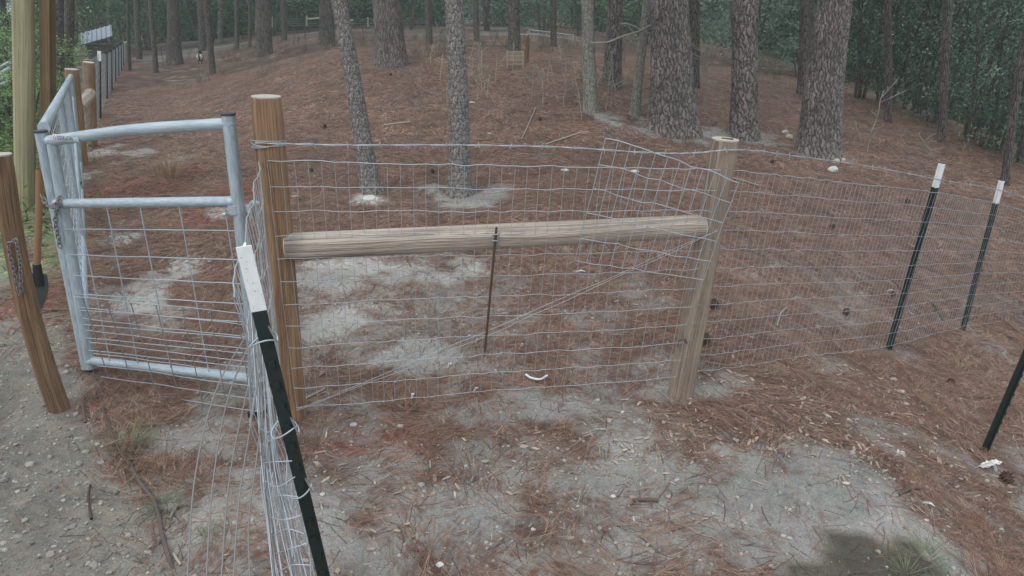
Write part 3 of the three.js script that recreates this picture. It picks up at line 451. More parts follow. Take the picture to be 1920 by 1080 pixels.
for (const [k, y] of [[0, 640], [1, 805], [2, 915]]) { const t = clamp((y - 462) / (1080 - 462)), x = mix(457, 608, t), p = V(x, y, dN), o = []; for (let i = 0; i <= 20; i++) { const a = i / 20 * 6.283; o.push(p.clone().add(V3(Math.cos(a) * .03 - .008, .012 * Math.sin(a * 1.5 + k), Math.sin(a) * .024))); } o.push(p.clone().add(V3(.02, .05, .03)));
  single('post_clip', tube(o.map((q) => q.sub(p)), .0019, 40, 5), M.wire, p, ['upper wire clip twisted around the near metal post', 'middle wire clip twisted around the near metal post', 'lowest wire clip twisted around the near metal post'][k], 'wire clip'); }

// ------------------------------------------------------------------ walk gate
const gR = -gnd(488, 778).z - .0, gL = -gnd(168, 700).z;
{
  const dg = (px) => mix(gL, gR, clamp((px - 100) / 380)), o = base('walk_gate', V(330, 700, dg(330)), 'galvanised walk gate with wire mesh below its middle rail', 'gate');
  const rT = V(428, 216, gR), rB = V(489, 768, gR), lT = V(97, 262, gL), lB = V(170, 690, gL), R = .024;
  part('stile', o, bar(rB, rT, R + .002, 18), M.galv); part('end_cap', o, bar(rT, rT.clone().add(V3(0, .008, 0)), R + .005, 18), M.cap);
  part('stile', o, bar(lB, lT, R, 18), M.galv);
  const topA = V(95, 264, gL), topB = V(430, 232, gR), mid = lerp3(topA, topB, .5).add(V3(0, .012, 0)); part('top_rail', o, tube([topA, mid, topB], R, 24, 18), M.galv);
  const mA = V(108, 382, gL), mB = V(434, 378, gR); part('middle_rail', o, bar(mA, mB, R * .92, 18), M.galv);
  const bA = V(170, 676, gL), bB = V(488, 712, gR); part('bottom_rail', o, bar(bA, bB, R * .92, 18), M.galv);
  for (const p of [topA, topB, mA, mB, bA, bB]) { const t = new THREE.SphereGeometry(R * 1.12, 14, 10); t.scale(1, .9, 1); t.translate(p.x, p.y, p.z); part('weld', o, t, M.galv); }
  // maker's label on the top rail
  { const cv = document.createElement('canvas'); cv.width = 512; cv.height = 64; const c = cv.getContext('2d'); c.fillStyle = '#b9c3c9'; c.fillRect(0, 0, 512, 64); c.fillStyle = '#d6d9da'; c.fillRect(8, 6, 60, 52); c.fillStyle = '#b3262b'; c.beginPath(); c.moveTo(38, 8); c.lineTo(66, 32); c.lineTo(38, 56); c.lineTo(10, 32); c.closePath(); c.fill(); c.fillStyle = '#fff'; c.fillRect(30, 22, 16, 20); c.fillStyle = '#23282c'; c.font = 'bold italic 50px sans-serif'; c.fillText('COUNTYLINE', 84, 51, 415);
    const t = new THREE.CanvasTexture(cv); t.colorSpace = THREE.SRGBColorSpace; const g = new THREE.CylinderGeometry(R + .0012, R + .0012, .15, 16, 1, true, -1.15, 1.25), ax = topB.clone().sub(topA).normalize();
    const uv = g.attributes.uv; for (let i = 0; i < uv.count; i++) { const u = uv.getX(i), v = uv.getY(i); uv.setXY(i, 1 - v, u); }
    g.rotateZ(-Math.PI / 2); g.rotateX(.42); { const u2 = g.attributes.uv; for (let i = 0; i < u2.count; i++) u2.setX(i, 1 - u2.getX(i)); }
    g.rotateY(Math.atan2(-ax.z, ax.x)); const c0 = V(131, 258, mix(gL, gR, .09)); const pp = lerp3(topA, topB, .125).add(V3(0, .004, 0)); g.translate(pp.x, pp.y, pp.z); part('label', o, g, new THREE.MeshStandardMaterial({ map: t, roughness: .5, side: THREE.DoubleSide })); }
  // mesh
  const P = (u, v) => lerp3(lerp3(bA, bB, u), lerp3(mA, mB, u), v).add(V3(0, 0, .012)); // v 0 bottom rail .. 1 middle rail
  for (const u of [.135, .31, .505, .725, .965]) part('upright_wire', o, wireBetween((t) => P(u, t), 6, .0027, .001, 6, 2), M.galv);
  for (const v of [.855, .70, .57, .455, .35, .255, .165, .08]) part('cross_wire', o, wireBetween((t) => P(t, v), 8, .0025, .0016, 6, 2), M.galv);
  // hinges
  const h = V(455, 392, gR); part('hinge_band', o, bar(h.clone().add(V3(-.03, -.018, 0)), h.clone().add(V3(-.03, .018, 0)), .031, 18), M.galv);
  const pin = V(470, 390, gR), wood = V(498, 384, dL - .03); part('hinge_bolt', o, tube([pin.clone().add(V3(0, -.045, 0)), pin.clone().add(V3(0, .012, 0)), pin.clone().add(V3(.012, .024, .002)), wood], .0085, 20, 10), M.galv);
  part('hinge_eye', o, bar(pin.clone().add(V3(-.002, -.02, 0)), pin.clone().add(V3(-.002, .012, 0)), .016, 14), M.galv); part('hinge_nut', o, bar(V(424, 402, gR - .03), V(418, 402, gR - .03), .009, 6), M.galv);
  const q = V(486, 774, gR - .01), bx = new THREE.BoxGeometry(.09, .03, .05); bx.translate(q.x, q.y, q.z); part('lower_hinge', o, bx, M.black);
}
{ // stock panel tied over the lower half, reaching to the ground
  const tl = V(140, 556, gL - .05), tr = V(462, 588, gR - .05), bl = V(205, 748, gL - .06), br = V(492, 795, gR - .07), P = quad(bl, br, tl, tr, 0, .004), o = base('stock_panel', P(.5, 0), 'rusty stock panel of closely spaced rods tied over the lower half of the walk gate', 'wire panel');
  for (let j = 0; j < 10; j++) part('cross_rod', o, wireBetween((t) => P(t, 1 - Math.pow(j / 9, 1.05)), 8, .0021, .0025, 5, 2), M.wire);
  for (let i = 0; i <= 6; i++) part('upright_rod', o, wireBetween((t) => P(.05 + i / 6 * .9, t), 6, .0025, .0015, 5, 2), M.oldWire);
}
// the drive gate standing open along the left fence
{
  const dB = 7.9, nT = V(76, 248, gL + .02), nB = V(163, 690, gL + .02), fT = V(133, 143, dB), fB = V(150, 306, dB), nTr = V(82, 240, gL + .05), nBr = V(158, 628, gL + .05), o = base('drive_gate', nB, 'long galvanised drive gate swung away along the left fence', 'gate'), R = .025;
  part('stile', o, bar(nB, nT, R, 18), M.galv); part('end_cap', o, bar(nT, nT.clone().add(V3(0, .008, 0)), R + .004, 18), M.cap); part('stile', o, bar(fB, fT, R, 14), M.galv);
  part('top_rail', o, bar(nTr, fT, R, 16), M.galv); part('bottom_rail', o, bar(nBr, fB, R, 16), M.galv);
  const P = (u, v) => lerp3(lerp3(nBr, fB, u), lerp3(nTr, fT, u), v);
  part('upright_tube', o, bar(P(.36, 0), P(.36, 1), R * .9, 14), M.galv); part('upright_tube', o, bar(P(.7, 0), P(.7, 1), R * .9, 14), M.galv);
  part('diagonal_tube', o, bar(P(.36, .12), P(.94, .78), R * .8, 14), M.galv);
  for (let j = 1; j < 12; j++) part('cross_wire', o, bar(P(0, j / 12), P(1, j / 12), .0024, 5), M.galv);
  for (let i = 1; i < 34; i++) part('upright_wire', o, bar(P(i / 34, 0), P(i / 34, 1), .0022, 5), M.galv);
}
// chains
function chain(pts, label, r = .0028, link = .03, mat = M.oldWire) { const c = new THREE.CatmullRomCurve3(pts), L = c.getLength(), n = Math.round(L / (link * .72)), o = base('chain', pts[0], label, 'chain');
  for (let i = 0; i <= n; i++) { const t = i / n, p = c.getPointAt(t), w = c.getTangentAt(t), g = new THREE.TorusGeometry(link * .32, r, 5, 12); g.scale(1, 1.55, 1); g.rotateY(i % 2 ? 1.57 : 0); g.applyQuaternion(new THREE.Quaternion().setFromUnitVectors(V3(0, 1, 0), w)); g.translate(p.x, p.y, p.z); part('link', o, g, mat); } }
chain([V(80, 370, gL - .03), V(88, 384, gL - .05), V(98, 388, gL - .05), V(112, 372, gL - .03)], 'short chain fastening the walk gate to the drive gate stile');
chain([V(112, 384, gL - .04), V(104, 410, gL - .04), V(112, 460, gL - .04)], 'loose chain end dangling down the drive gate stile');

// ------------------------------------------------------------------ left posts, shovel
const footP = gnd(118, 768), dP = -footP.z;
woodPost('wooden_fence_post', V(3, 290, dP), footP, .046, .037, M.brown, 'leaning brown post in the dug soil at the left edge, chain hanging on it', undefined, .15, -.045);
{ const f = dP - .05; chain([V(28, 452, f), V(17, 456, f), V(24, 500, f), V(38, 552, f), V(38, 500, f), V(31, 452, f)], 'thin chain looped on the leaning brown post at the left edge', .002, .024); }
woodPost('utility_pole', V(38, -520, -gnd(48, 392).z), gnd(48, 392), .088, .08, M.pale, 'tall pale debarked pole at the left edge outside the gate').userData.category = 'pole';
{ const d = 6.4, t = V(86, -300, d), f = onG(V(79, 300, d).x - .05, d); const o = base('square_post', f, 'tall orange-brown square post behind the drive gate', 'post'); const g = new THREE.BoxGeometry(.088, 1, .088, 1, 12, 1), L = t.distanceTo(f); g.scale(1, L, 1); g.translate(0, L / 2, 0); g.applyQuaternion(new THREE.Quaternion().setFromUnitVectors(V3(0, 1, 0), t.clone().sub(f).normalize())); g.translate(f.x, f.y, f.z); part('shaft', o, g, M.olive); const c = new THREE.BoxGeometry(.092, .01, .092); c.translate(t.x, t.y, t.z); part('end_grain', o, c, M.endGrain); }
{ const tip = gnd(72, 578), d = -tip.z, hT = V(74, 318, d + .1), hB = V(69, 500, d + .03), o = base('shovel', tip, 'shovel with brown wooden handle standing behind the leaning brown post', 'shovel');
  part('handle', o, tube([hB, lerp3(hB, hT, .5).add(V3(.004, 0, 0)), hT], .02, 12, 12), std([.30, .16, .08], .7)); const sock = bar(V(74, 535, d + .03), V(69, 495, d + .03), .030, 14, .024); part('socket', o, sock, M.black);
  const s = new THREE.Shape(); s.moveTo(-.075, .17); s.quadraticCurveTo(0, .2, .075, .17); s.quadraticCurveTo(.085, .05, 0, -.05); s.quadraticCurveTo(-.085, .05, -.075, .17); const g = new THREE.ExtrudeGeometry(s, { depth: .004, bevelEnabled: true, bevelSize: .001, bevelThickness: .001, bevelSegments: 1, steps: 1 }); const p = g.attributes.position; for (let i = 0; i < p.count; i++) p.setZ(i, p.getZ(i) + 4 * p.getX(i) ** 2); g.rotateY(.9); g.rotateX(-.12); g.scale(.95, 1.1, .95); g.translate(tip.x + .005, tip.y + .03, tip.z); part('blade', o, g, std([.12, .125, .13], .45, { metalness: .5 })); }

// ------------------------------------------------------------------ left boundary fence
{
  const w1 = gnd(172, 276), dW = -w1.z; woodPost('wooden_fence_post', V(166, 117, dW), w1, .075, .075, M.cedar, 'round cedar post where the left boundary fence begins, brace rail against it');
  const w0 = gnd(153, 312), t0 = V(134, 130, -w0.z); woodPost('wooden_fence_post', t0, w0, .075, .075, M.cedar, 'round cedar post carrying the far end of the drive gate');
  const a = V(147, 205, 8.3), b = V(170, 175, dW - .05), o = base('brace_rail', lerp3(a, b, .5), 'short pale brace rail between the two cedar posts of the left fence', 'rail'); part('shaft', o, timber(a, b, .075, .07), M.rail); part('end_grain', o, endDisc(b, a, .075), M.endGrain);
  const posts = [[186, 96, 222, 'nearest white-tipped metal post of the left boundary fence', .12], [199, 98, 185, 'second metal post of the left boundary fence from the near end', 0], [208, 94, 166, 'third metal post of the left boundary fence from the near end', 0], [215, 89, 153, 'fourth metal post of the left boundary fence from the near end', 0], [221, 85, 143, 'fifth metal post of the left boundary fence from the near end', 0], [226, 82, 133, 'sixth metal post of the left boundary fence from the near end', 0], [230, 80, 124, 'farthest metal post of the left boundary fence', 0]];
  const tops = [V(166, 117, dW)], feet = [w1];
  for (const [x, y0, y1, label, wh] of posts) { const f = gnd(x + 1, y1), d = -f.z, t = V(x, y0, d); tPost(t, f, label, null, { white: wh ? t.distanceTo(V(x, y0 + 18, d)) : 0, w: .06, studs: false }); tops.push(t.clone().add(V3(0, -.04, 0))); feet.push(f); }
  for (const [x, y0, y1, label] of [[234, 79, 117, 'pale wooden post at the far end of the left boundary fence, left one'], [239, 78, 114, 'pale wooden post at the far end of the left boundary fence, right one']]) { const f = gnd(x, y1); woodPost('wooden_fence_post', V(x, y0, -f.z), f, .07, .07, M.pale, label); tops.push(V(x, y0, -f.z)); feet.push(f); }
  const N = tops.length - 1, on = (A, u) => { const s = clamp(u, 0, .9999) * N, i = Math.floor(s); return lerp3(A[i], A[i + 1], s - i); };
  meshPanel('wire_fence', 'woven mesh of the left boundary fence running away along its metal posts', { P: (u, v) => lerp3(on(feet, u), on(tops, u), v), rows: 10, cols: 170, merge: true, rw: .002, rs: .002, jit: .004, sub: 1 });
  meshPanel('wire_fence', 'short mesh between the two cedar posts of the left boundary fence', { P: quad(w0, w1, t0, V(166, 122, dW)), rows: 10, cols: 24, merge: true, rw: .002 });
  { const f = gnd(49, 226); tPost(V(48, 134, -f.z), f, 'thin white-tipped metal post in the green beyond the tall pale pole', null, { white: .18, w: .04, studs: false }); }
}

// ------------------------------------------------------------------ far things
const boxAt = (w, h, d, p, ry = 0) => { const g = new THREE.BoxGeometry(w, h, d); g.translate(0, h / 2, 0); g.rotateY(ry); g.translate(p.x, p.y, p.z); return g; };
{ // shed with ribbed metal roof
  const d = 27, c = onG(V(190, 80, d).x, d), o = base('shed', c, 'small shed with pale grey ribbed metal roof beyond the left fence', 'shed'); const w = 1.15, W = std([.16, .15, .13], .9), up = V(190, 74, d).y; const h = Math.max(.3, up - c.y);
  part('wall', o, boxAt(.9, h * .8, .5, c, .3), W);
  const tilt = (g) => { g.rotateX(.62); g.rotateZ(.26); g.rotateY(.25); g.translate(c.x + .05, c.y + h + .16, c.z + .3); return g; };
  const rm = std([.34, .38, .44], .45, { metalness: .4 }); part('roof', o, tilt(new THREE.BoxGeometry(1.12, .03, .66)), rm); for (let i = -3; i <= 3; i++) { const b = new THREE.BoxGeometry(.03, .03, .66); b.translate(i * .17, .03, 0); part('roof_rib', o, tilt(b), rm); }
}
{ // pale slatted panel at the far left edge
  const d = 14, a = V(-20, 160, d), b = V(20, 148, d), o = base('slatted_fence', lerp3(a, b, .5), 'pale slatted fence panel leaning at the left edge in the green', 'fence panel'); for (let i = 0; i < 4; i++) part('slat', o, bar(V(-25, 140 + i * 11, d), V(19, 117 + i * 11, d - .3), .035, 4), std([.50, .55, .53], .7)); for (const x of [-12, 17]) part('upright', o, bar(V(x, 170, d), V(x, 122, d), .03, 6), std([.42, .46, .44], .7));
}
{ // small wire cage round a sapling
  const f = gnd(966, 124), d = -f.z, o = base('plant_cage', f, 'small pale wire cage standing left of the short dark post', 'cage'), w = .5, h = f.distanceTo(V(966, 96, d)), T = M.straw;
  for (const sx of [-1, 1]) for (const sz of [-1, 1]) part('corner_stake', o, bar(f.clone().add(V3(sx * w * .3, -.05, sz * w * .3)), f.clone().add(V3(sx * w * .3, h, sz * w * .3)), .014, 6), T);
  for (const y of [.12, .4, .7, .97]) for (const s of [-1, 1]) { part('hoop_wire', o, bar(f.clone().add(V3(-w * .33, h * y, s * w * .31)), f.clone().add(V3(w * .33, h * y, s * w * .31)), .006, 5), T); part('hoop_wire', o, bar(f.clone().add(V3(s * w * .31, h * y, -w * .33)), f.clone().add(V3(s * w * .31, h * y, w * .33)), .006, 5), T); }
}
{ const f = gnd(988, 117); woodPost('wooden_fence_post', V(989, 66, -f.z), f, 4.2 * depthOf(f) / F, 3.8 * depthOf(f) / F, M.brown, 'short dark wooden post standing right of the small wire cage'); }
{ // far rail gate
  const d0 = 24, o = base('rail_gate', V(1035, 86, d0), 'far white rail gate seen between the thin trunks on the crest', 'gate'), T = std([.40, .44, .42], .5);
  for (const [y0, y1] of [[56, 66], [64, 74], [80, 88]]) part('rail', o, bar(V(993, y0, d0), V(1074, y1, d0), .020, 8), T); for (const [x, y0, y1] of [[993, 54, 84], [1074, 64, 90]]) part('upright', o, bar(V(x, y0, d0), V(x, y1, d0), .032, 8), T);
  for (let i = 1; i < 10; i++) part('upright_wire', o, bar(V(993 + 8.1 * i, 57 + i, d0), V(993 + 8.1 * i, 81 + i * .8, d0), .009, 4), T);
  for (const [x0, y0, x1, y1] of [[1082, 77, 1100, 80], [962, 64, 990, 66]]) { const q = base('far_rail', V(x0, y0, d0 + .5), x0 > 1000 ? 'short white rail running right from the far rail gate' : 'short white rail running left from the far rail gate', 'rail'); part('bar', q, bar(V(x0, y0, d0 + .5), V(x1, y1, d0 + .5), .02, 8), T); part('upright', q, bar(V(x0 > 1000 ? x0 : x1, y0 - 6, d0 + .5), V(x0 > 1000 ? x0 : x1, y0 + 18, d0 + .5), .03, 8), T); }
}
{ // far wooden fence beyond the clearing
  const o = base('far_fence', gnd(600, 52), 'far thin fence of pale posts and one rail beyond the clearing', 'fence'), d = 36;
  for (const [x, y0, y1] of [[510, 31, 52], [575, 29, 49], [655, 37, 52], [690, 32, 50], [770, 31, 56]]) part('post', o, bar(V(x, y0, d), V(x, y1, d), .045, 6), x > 750 ? M.twigDark : M.straw);
  part('rail', o, bar(V(576, 36, d), V(599, 34, d), .05, 6), M.straw); part('rail', o, bar(V(654, 39, d), V(662, 38, d), .05, 6), M.straw);
  for (let k = 0; k < 4; k++) part('line_wire', o, bar(V(500, 36 + 4 * k, d), V(800, 35 + 4.5 * k, d), .008, 4), M.oldWire);
}
function rockGeo(s, rough = .35, flat = .7) { const g = new THREE.IcosahedronGeometry(1, 3), p = g.attributes.position, o = rr(0, 90); for (let i = 0; i < p.count; i++) { const x = p.getX(i), y = p.getY(i), z = p.getZ(i), k = 1 + rough * (fbm(x * 1.5 + o, y * 1.5 + z * 1.1 + o, 3) - .5) * 2; p.setXYZ(i, x * k * s, y * k * s * flat, z * k * s * .85); } g.computeVertexNormals(); return g; }
[[1472, 247, 9, 'stone', 'small pale stone left of the leaning pine, upper one'], [1480, 256, 10, 'stone', 'small pink-grey stone left of the leaning pine, lower one'], [1517, 285, 14, 'chalk', 'white stone at the left of the stones before the leaning pine'], [1559, 294, 15, 'chalk', 'white stone touching the front of the leaning pine'], [1567, 301, 10, 'stone', 'grey stone just below the white stone before the leaning pine'], [1578, 299, 9, 'stone', 'grey stone at the right foot of the leaning pine'], [1561, 317, 12, 'chalk', 'white stone lying apart below the leaning pine']].forEach(([x, y, w, m, label]) => { const p = gnd(x, y + 4); single('stone', rockGeo(w * depthOf(p) / F * .72, .3, .8), M[m], p.add(V3(0, .02, 0)), label, 'stone'); });
[[885, 192, 9, 'chalk', 'pale lump on the straw right of the straight young pine'], [692, 372, 26, 'chalk', 'pale lumpy ant heap at the foot of the leaning young pine']].forEach(([x, y, w, m, label]) => { const p = gnd(x, y); single('soil_lump', rockGeo(w * depthOf(p) / F * .6, .4, .35), M[m], p, label, 'lump'); });
{ // rubble beyond the crest, each piece a thing
  const L = ['flat pale slab at the left of the rubble heap', 'white block on top of the rubble heap', 'long pale log at the back of the rubble heap', 'white block at the right of the rubble heap', 'grey slab in front of the rubble heap', 'round pale rock at the right end of the rubble heap'];
  [[402, 62, 1.3, .3], [422, 52, .55, .5], [425, 42, 2.2, .22], [468, 40, .8, .55], [430, 68, 1.6, .2], [452, 66, .7, .35]].forEach(([x, y, w, h], i) => { const p = gnd(x, Math.max(y, 60)); p.y = Math.max(p.y, p.y); const g = rockGeo(w * .5, .25, h / w * 1.1); single('rubble', g, i == 4 ? std([.35, .37, .38], .8) : M.chalk, p.add(V3(0, h * .3, 0)), L[i], 'rubble'); });
  const p = gnd(279, 82); const o = base('log', p, 'brown log lying on the ground beyond the far fence end', 'log'); part('shaft', o, timber(p.clone().add(V3(-.5, .15, 0)), p.clone().add(V3(.5, .18, -.4)), .2, .18), M.brown); part('end_grain', o, endDisc(p.clone().add(V3(.5, .18, -.4)), p.clone().add(V3(-.5, .15, 0)), .2), M.twigDark);
}
{ // goat, standing turned away
  const f = gnd(377, 120), hgt = f.distanceTo(V(377, 96, -f.z)), s = hgt / .95; // built at life size then scaled
  const J = [[0, .54, .24, .19], [0, .54, -.2, .19], [0, .68, -.36, .08], [0, .82, -.44, .075], [0, .80, -.58, .04], [.07, .93, -.40, .018], [-.07, .93, -.40, .018], [.13, .84, -.42, .02], [-.13, .84, -.42, .02], [0, .62, .36, .04], [0, .72, .40, .025]];
  const B = [[0, 1], [1, 2], [2, 3], [3, 4], [3, 5], [3, 6], [3, 7], [3, 8], [0, 9], [9, 10]];
  for (const sx of [-1, 1]) { let n = J.length; J.push([sx * .09, .45, .26, .085], [sx * .095, .28, .20, .045], [sx * .095, .24, .29, .032], [sx * .095, .04, .27, .03]); B.push([0, n], [n, n + 1], [n + 1, n + 2], [n + 2, n + 3]); n = J.length; J.push([sx * .08, .42, -.24, .07], [sx * .085, .22, -.25, .034], [sx * .085, .04, -.25, .03]); B.push([1, n], [n, n + 1], [n + 1, n + 2]); }
  const res = 56, mc = new MarchingCubes(res, new THREE.MeshBasicMaterial(), false, false, 60000); mc.isolation = 0;
  for (let k = 0; k < res; k++) for (let j = 0; j < res; j++) for (let i = 0; i < res; i++) { const x = (i / res - .5) * 1.2, y = (j / res) * 1.2 - .1, z = (k / res - .5) * 1.2; let v = 0; for (const [a, b] of B) { const A = J[a], C = J[b], ux = C[0] - A[0], uy = C[1] - A[1], uz = C[2] - A[2], t = clamp(((x - A[0]) * ux + (y - A[1]) * uy + (z - A[2]) * uz) / (ux * ux + uy * uy + uz * uz)), q = Math.hypot(x - A[0] - ux * t, y - A[1] - uy * t, z - A[2] - uz * t) - mix(A[3], C[3], t); v += Math.exp(-q * 45); } mc.field[k * res * res + j * res + i] = Math.log(v + 1e-9) / 45; }
  mc.update(); const n = mc.count, g = new THREE.BufferGeometry(), P = mc.positionArray.slice(0, n * 3), C = new Float32Array(n * 3);
  for (let i = 0; i < n; i++) { const x = P[i * 3] * .6, y = P[i * 3 + 1] * .6 + .5, z = P[i * 3 + 2] * .6; const white = (Math.abs(x) > .035 + .05 * vn(y * 8, z * 6) && z > -.05 && y > .3) || (y < .22 && z < 0); C.set(white ? [.72, .69, .64] : [.025, .022, .02], i * 3); P.set([x * s, y * s, z * s], i * 3); }
  g.setAttribute('position', new THREE.BufferAttribute(P, 3)); g.setAttribute('color', new THREE.BufferAttribute(C, 3)); g.computeVertexNormals();
  const m = single('goat', g, new THREE.MeshStandardMaterial({ vertexColors: true, roughness: .95 }), f, 'black and white goat standing with its back turned among the far trunks', 'goat'); m.rotation.y = .25;
}

// ------------------------------------------------------------------ bare saplings and twigs
function sapling(x, y, xt, yt, n, label, mat = M.twig, r = .009, group) {
  const f = gnd(x, y), d = -f.z, t = V(xt, yt, d), h = t.y - f.y, o = base('bare_sapling', f, label, 'sapling', group), P = []; for (let i = 0; i <= 6; i++) P.push(lerp3(f, t, i / 6).add(V3(i ? rr(-.03, .03) * h : 0, i ? 0 : -.05, rr(-.02, .02) * h)));
  const c = new THREE.CatmullRomCurve3(P); part('stem', o, tube(P, r, 18, 5), mat); const tw = [];
  for (let k = 0; k < n; k++) { const q = c.getPoint(rr(.3, .95)), a = rr(0, 6.28), L = h * rr(.15, .45), e = q.clone().add(V3(Math.cos(a) * L, L * rr(.1, .8), Math.sin(a) * L * .6)), mid = lerp3(q, e, .5).add(V3(0, rr(-.05, .1) * L, 0)); part('twig', o, tube([q, mid, e], r * .5, 8, 4), mat); for (let j = 0; j < 3; j++) { const s = lerp3(q, e, rr(.4, 1)); part('twig', o, bar(s, s.clone().add(V3(rr(-1, 1), rr(-.2, .9), rr(-.5, .5)).multiplyScalar(L * .35)), r * .3, 4), mat); } }
}
sapling(1135, 208, 1150, 95, 5, 'bare sapling with crossing twigs between the two slim pale trunks');
sapling(1155, 196, 1145, 105, 4, 'second thin bare sapling just before the dark pine behind the pale trunks');
sapling(1318, 205, 1316, 75, 5, 'bare sapling right behind the thickest pine'); sapling(1322, 212, 1330, 90, 4, 'bare sapling between the thickest pine and the upright pine');
sapling(1626, 284, 1655, 170, 6, 'forked pale sapling right of the stones by the leaning pine'); sapling(1614, 262, 1600, 225, 3, 'short forked twig beside the forked pale sapling');
sapling(893, 188, 900, 80, 6, 'pale bare sapling just right of the straight young pine'); sapling(928, 190, 880, 140, 5, 'low spreading bare sapling left of the wire cage'); sapling(787, 168, 790, 132, 5, 'small bare bush between the broad pine and the straight young pine', M.twig, .006);
sapling(1018, 200, 1016, 125, 3, 'thin bare sapling right of the short dark post'); sapling(1058, 200, 1060, 100, 3, 'thin bare sapling left of the slim pale grey hardwood'); sapling(996, 190, 1000, 130, 3, 'thin bare sapling below the small wire cage');
sapling(838, 96, 815, 40, 5, 'twiggy bare sapling behind the straight young pine'); sapling(306, 125, 300, 50, 4, 'bare sapling beside the shaggy trunk', M.twigDark); sapling(560, 84, 558, 50, 3, 'bare sapling on the crest left of the pine behind the leaning one', M.twigDark);
sapling(1755, 300, 1720, 250, 5, 'low bare brush at the edge of the dark wood', M.twig, .008); sapling(1090, 225, 1084, 172, 2, 'short dead stick before the slim pale grey hardwood');
for (let k = 0; k < 22; k++) { const x = rr(800, 1120), y = rr(100, 200), h = rr(25, 75) * (y / 160); sapling(x, y, x + rr(-10, 10), y - h, 3, 'thin bare seedling among others on the straw of the middle rise', M.straw, .007, 'bare seedlings on the middle rise'); }
for (let k = 0; k < 8; k++) { const x = rr(520, 760), y = rr(84, 100), h = rr(25, 50); sapling(x, y, x + rr(-8, 8), y - h, 4, 'thin dark bare seedling along the crest before the clearing', M.twigDark, .008, 'bare seedlings along the crest'); }
{ const d = 7.6, o = base('broken_branch', V(1160, 75, d), 'long pale dead branch hanging across between the slim pale trunks', 'branch'); const L = -gnd(1108, 208).z - .15, g = (p) => V(p[0], p[1], L); part('limb', o, tube([[1108, 81], [1140, 79], [1165, 69], [1200, 58], [1222, 46]].map(g), .016, 20, 6), M.twig); part('limb', o, tube([[1222, 65], [1200, 55], [1178, 45], [1163, 45]].map(g), .012, 14, 6), M.twig); part('limb', o, tube([[1190, 62], [1182, 55], [1178, 46]].map(g), .01, 8, 5), M.twig); }
function stick(a, b, r, mat, label, cat = 'stick', bend = .02) { const A = gnd(...a), B = gnd(...b); A.y += r; B.y += r; bend = Math.min(bend, A.distanceTo(B) * .07); const m = lerp3(A, B, .5).add(V3(rr(-bend, bend), rr(0, bend), rr(-bend, bend))); single('stick', tube([A, m, B].map((p) => p.clone().sub(m)), r, 10, 6), mat, m, label, cat); }
stick([1188, 940], [1234, 941], .007, M.twigDark, 'short dark stick lying before the bare sandy patch'); stick([1684, 930], [1730, 918], .006, M.twigDark, 'short dark stick beside the bare sandy patch at the lower right'); stick([1456, 614], [1477, 577], .007, M.twig, 'pale stick lying before the nearer white-tipped post'); stick([1665, 520], [1700, 556], .009, M.twigDark, 'dark stick lying right behind the nearer white-tipped post'); stick([1745, 566], [1768, 602], .008, M.twigDark, 'dark stick between the two white-tipped posts'); stick([1865, 592], [1920, 632], .007, M.twigDark, 'curved dark twig at the right edge below the mesh');
{ const p = [[240, 865], [262, 905], [285, 935], [298, 968], [306, 1010], [318, 1050], [335, 1110]].map(([x, y]) => gnd(x, y).add(V3(0, .006, 0))), c = p[3].clone(); single('root', tube(p.map((q) => q.sub(c)), .0085, 40, 7), M.twigDark, c, 'long dark root winding down the edge of the soil at the lower left', 'root'); const q = [[176, 700], [200, 790], [225, 850], [245, 880]].map(([x, y]) => gnd(x, y).add(V3(0, .02, 0))), e = q[1].clone(); single('root', tube(q.map((v) => v.sub(e)), .003, 30, 5), M.twigDark, e, 'thin dark root running from the drive gate foot along the soil edge', 'root'); } stick([318, 975], [332, 952], .005, M.twig, 'stub of broken twig beside the dark root'); stick([326, 1040], [340, 1062], .005, M.straw, 'pale splinter of wood lying by the dark root'); stick([170, 912], [172, 975], .005, M.rust, 'reddish root poking from the soil at lower left'); stick([157, 745], [161, 795], .006, M.twigDark, 'dark stake stub in the soil below the drive gate'); stick([1022, 272], [1088, 250], .01, M.straw, 'pale slanting stick before the fence left of the offcut mesh'); stick([610, 730], [560, 755], .006, M.twig, 'thin stick by the foot of the cedar corner post');
stick([978, 262], [1005, 202], .008, M.twig, 'pale stick sticking up from the straw right of the straight young pine'); stick([720, 236], [770, 230], .01, M.straw, 'pale broken stick on the straw between the young pines'); stick([1350, 330], [1425, 350], .009, M.twig, 'pale stick on the straw behind the weathered post');
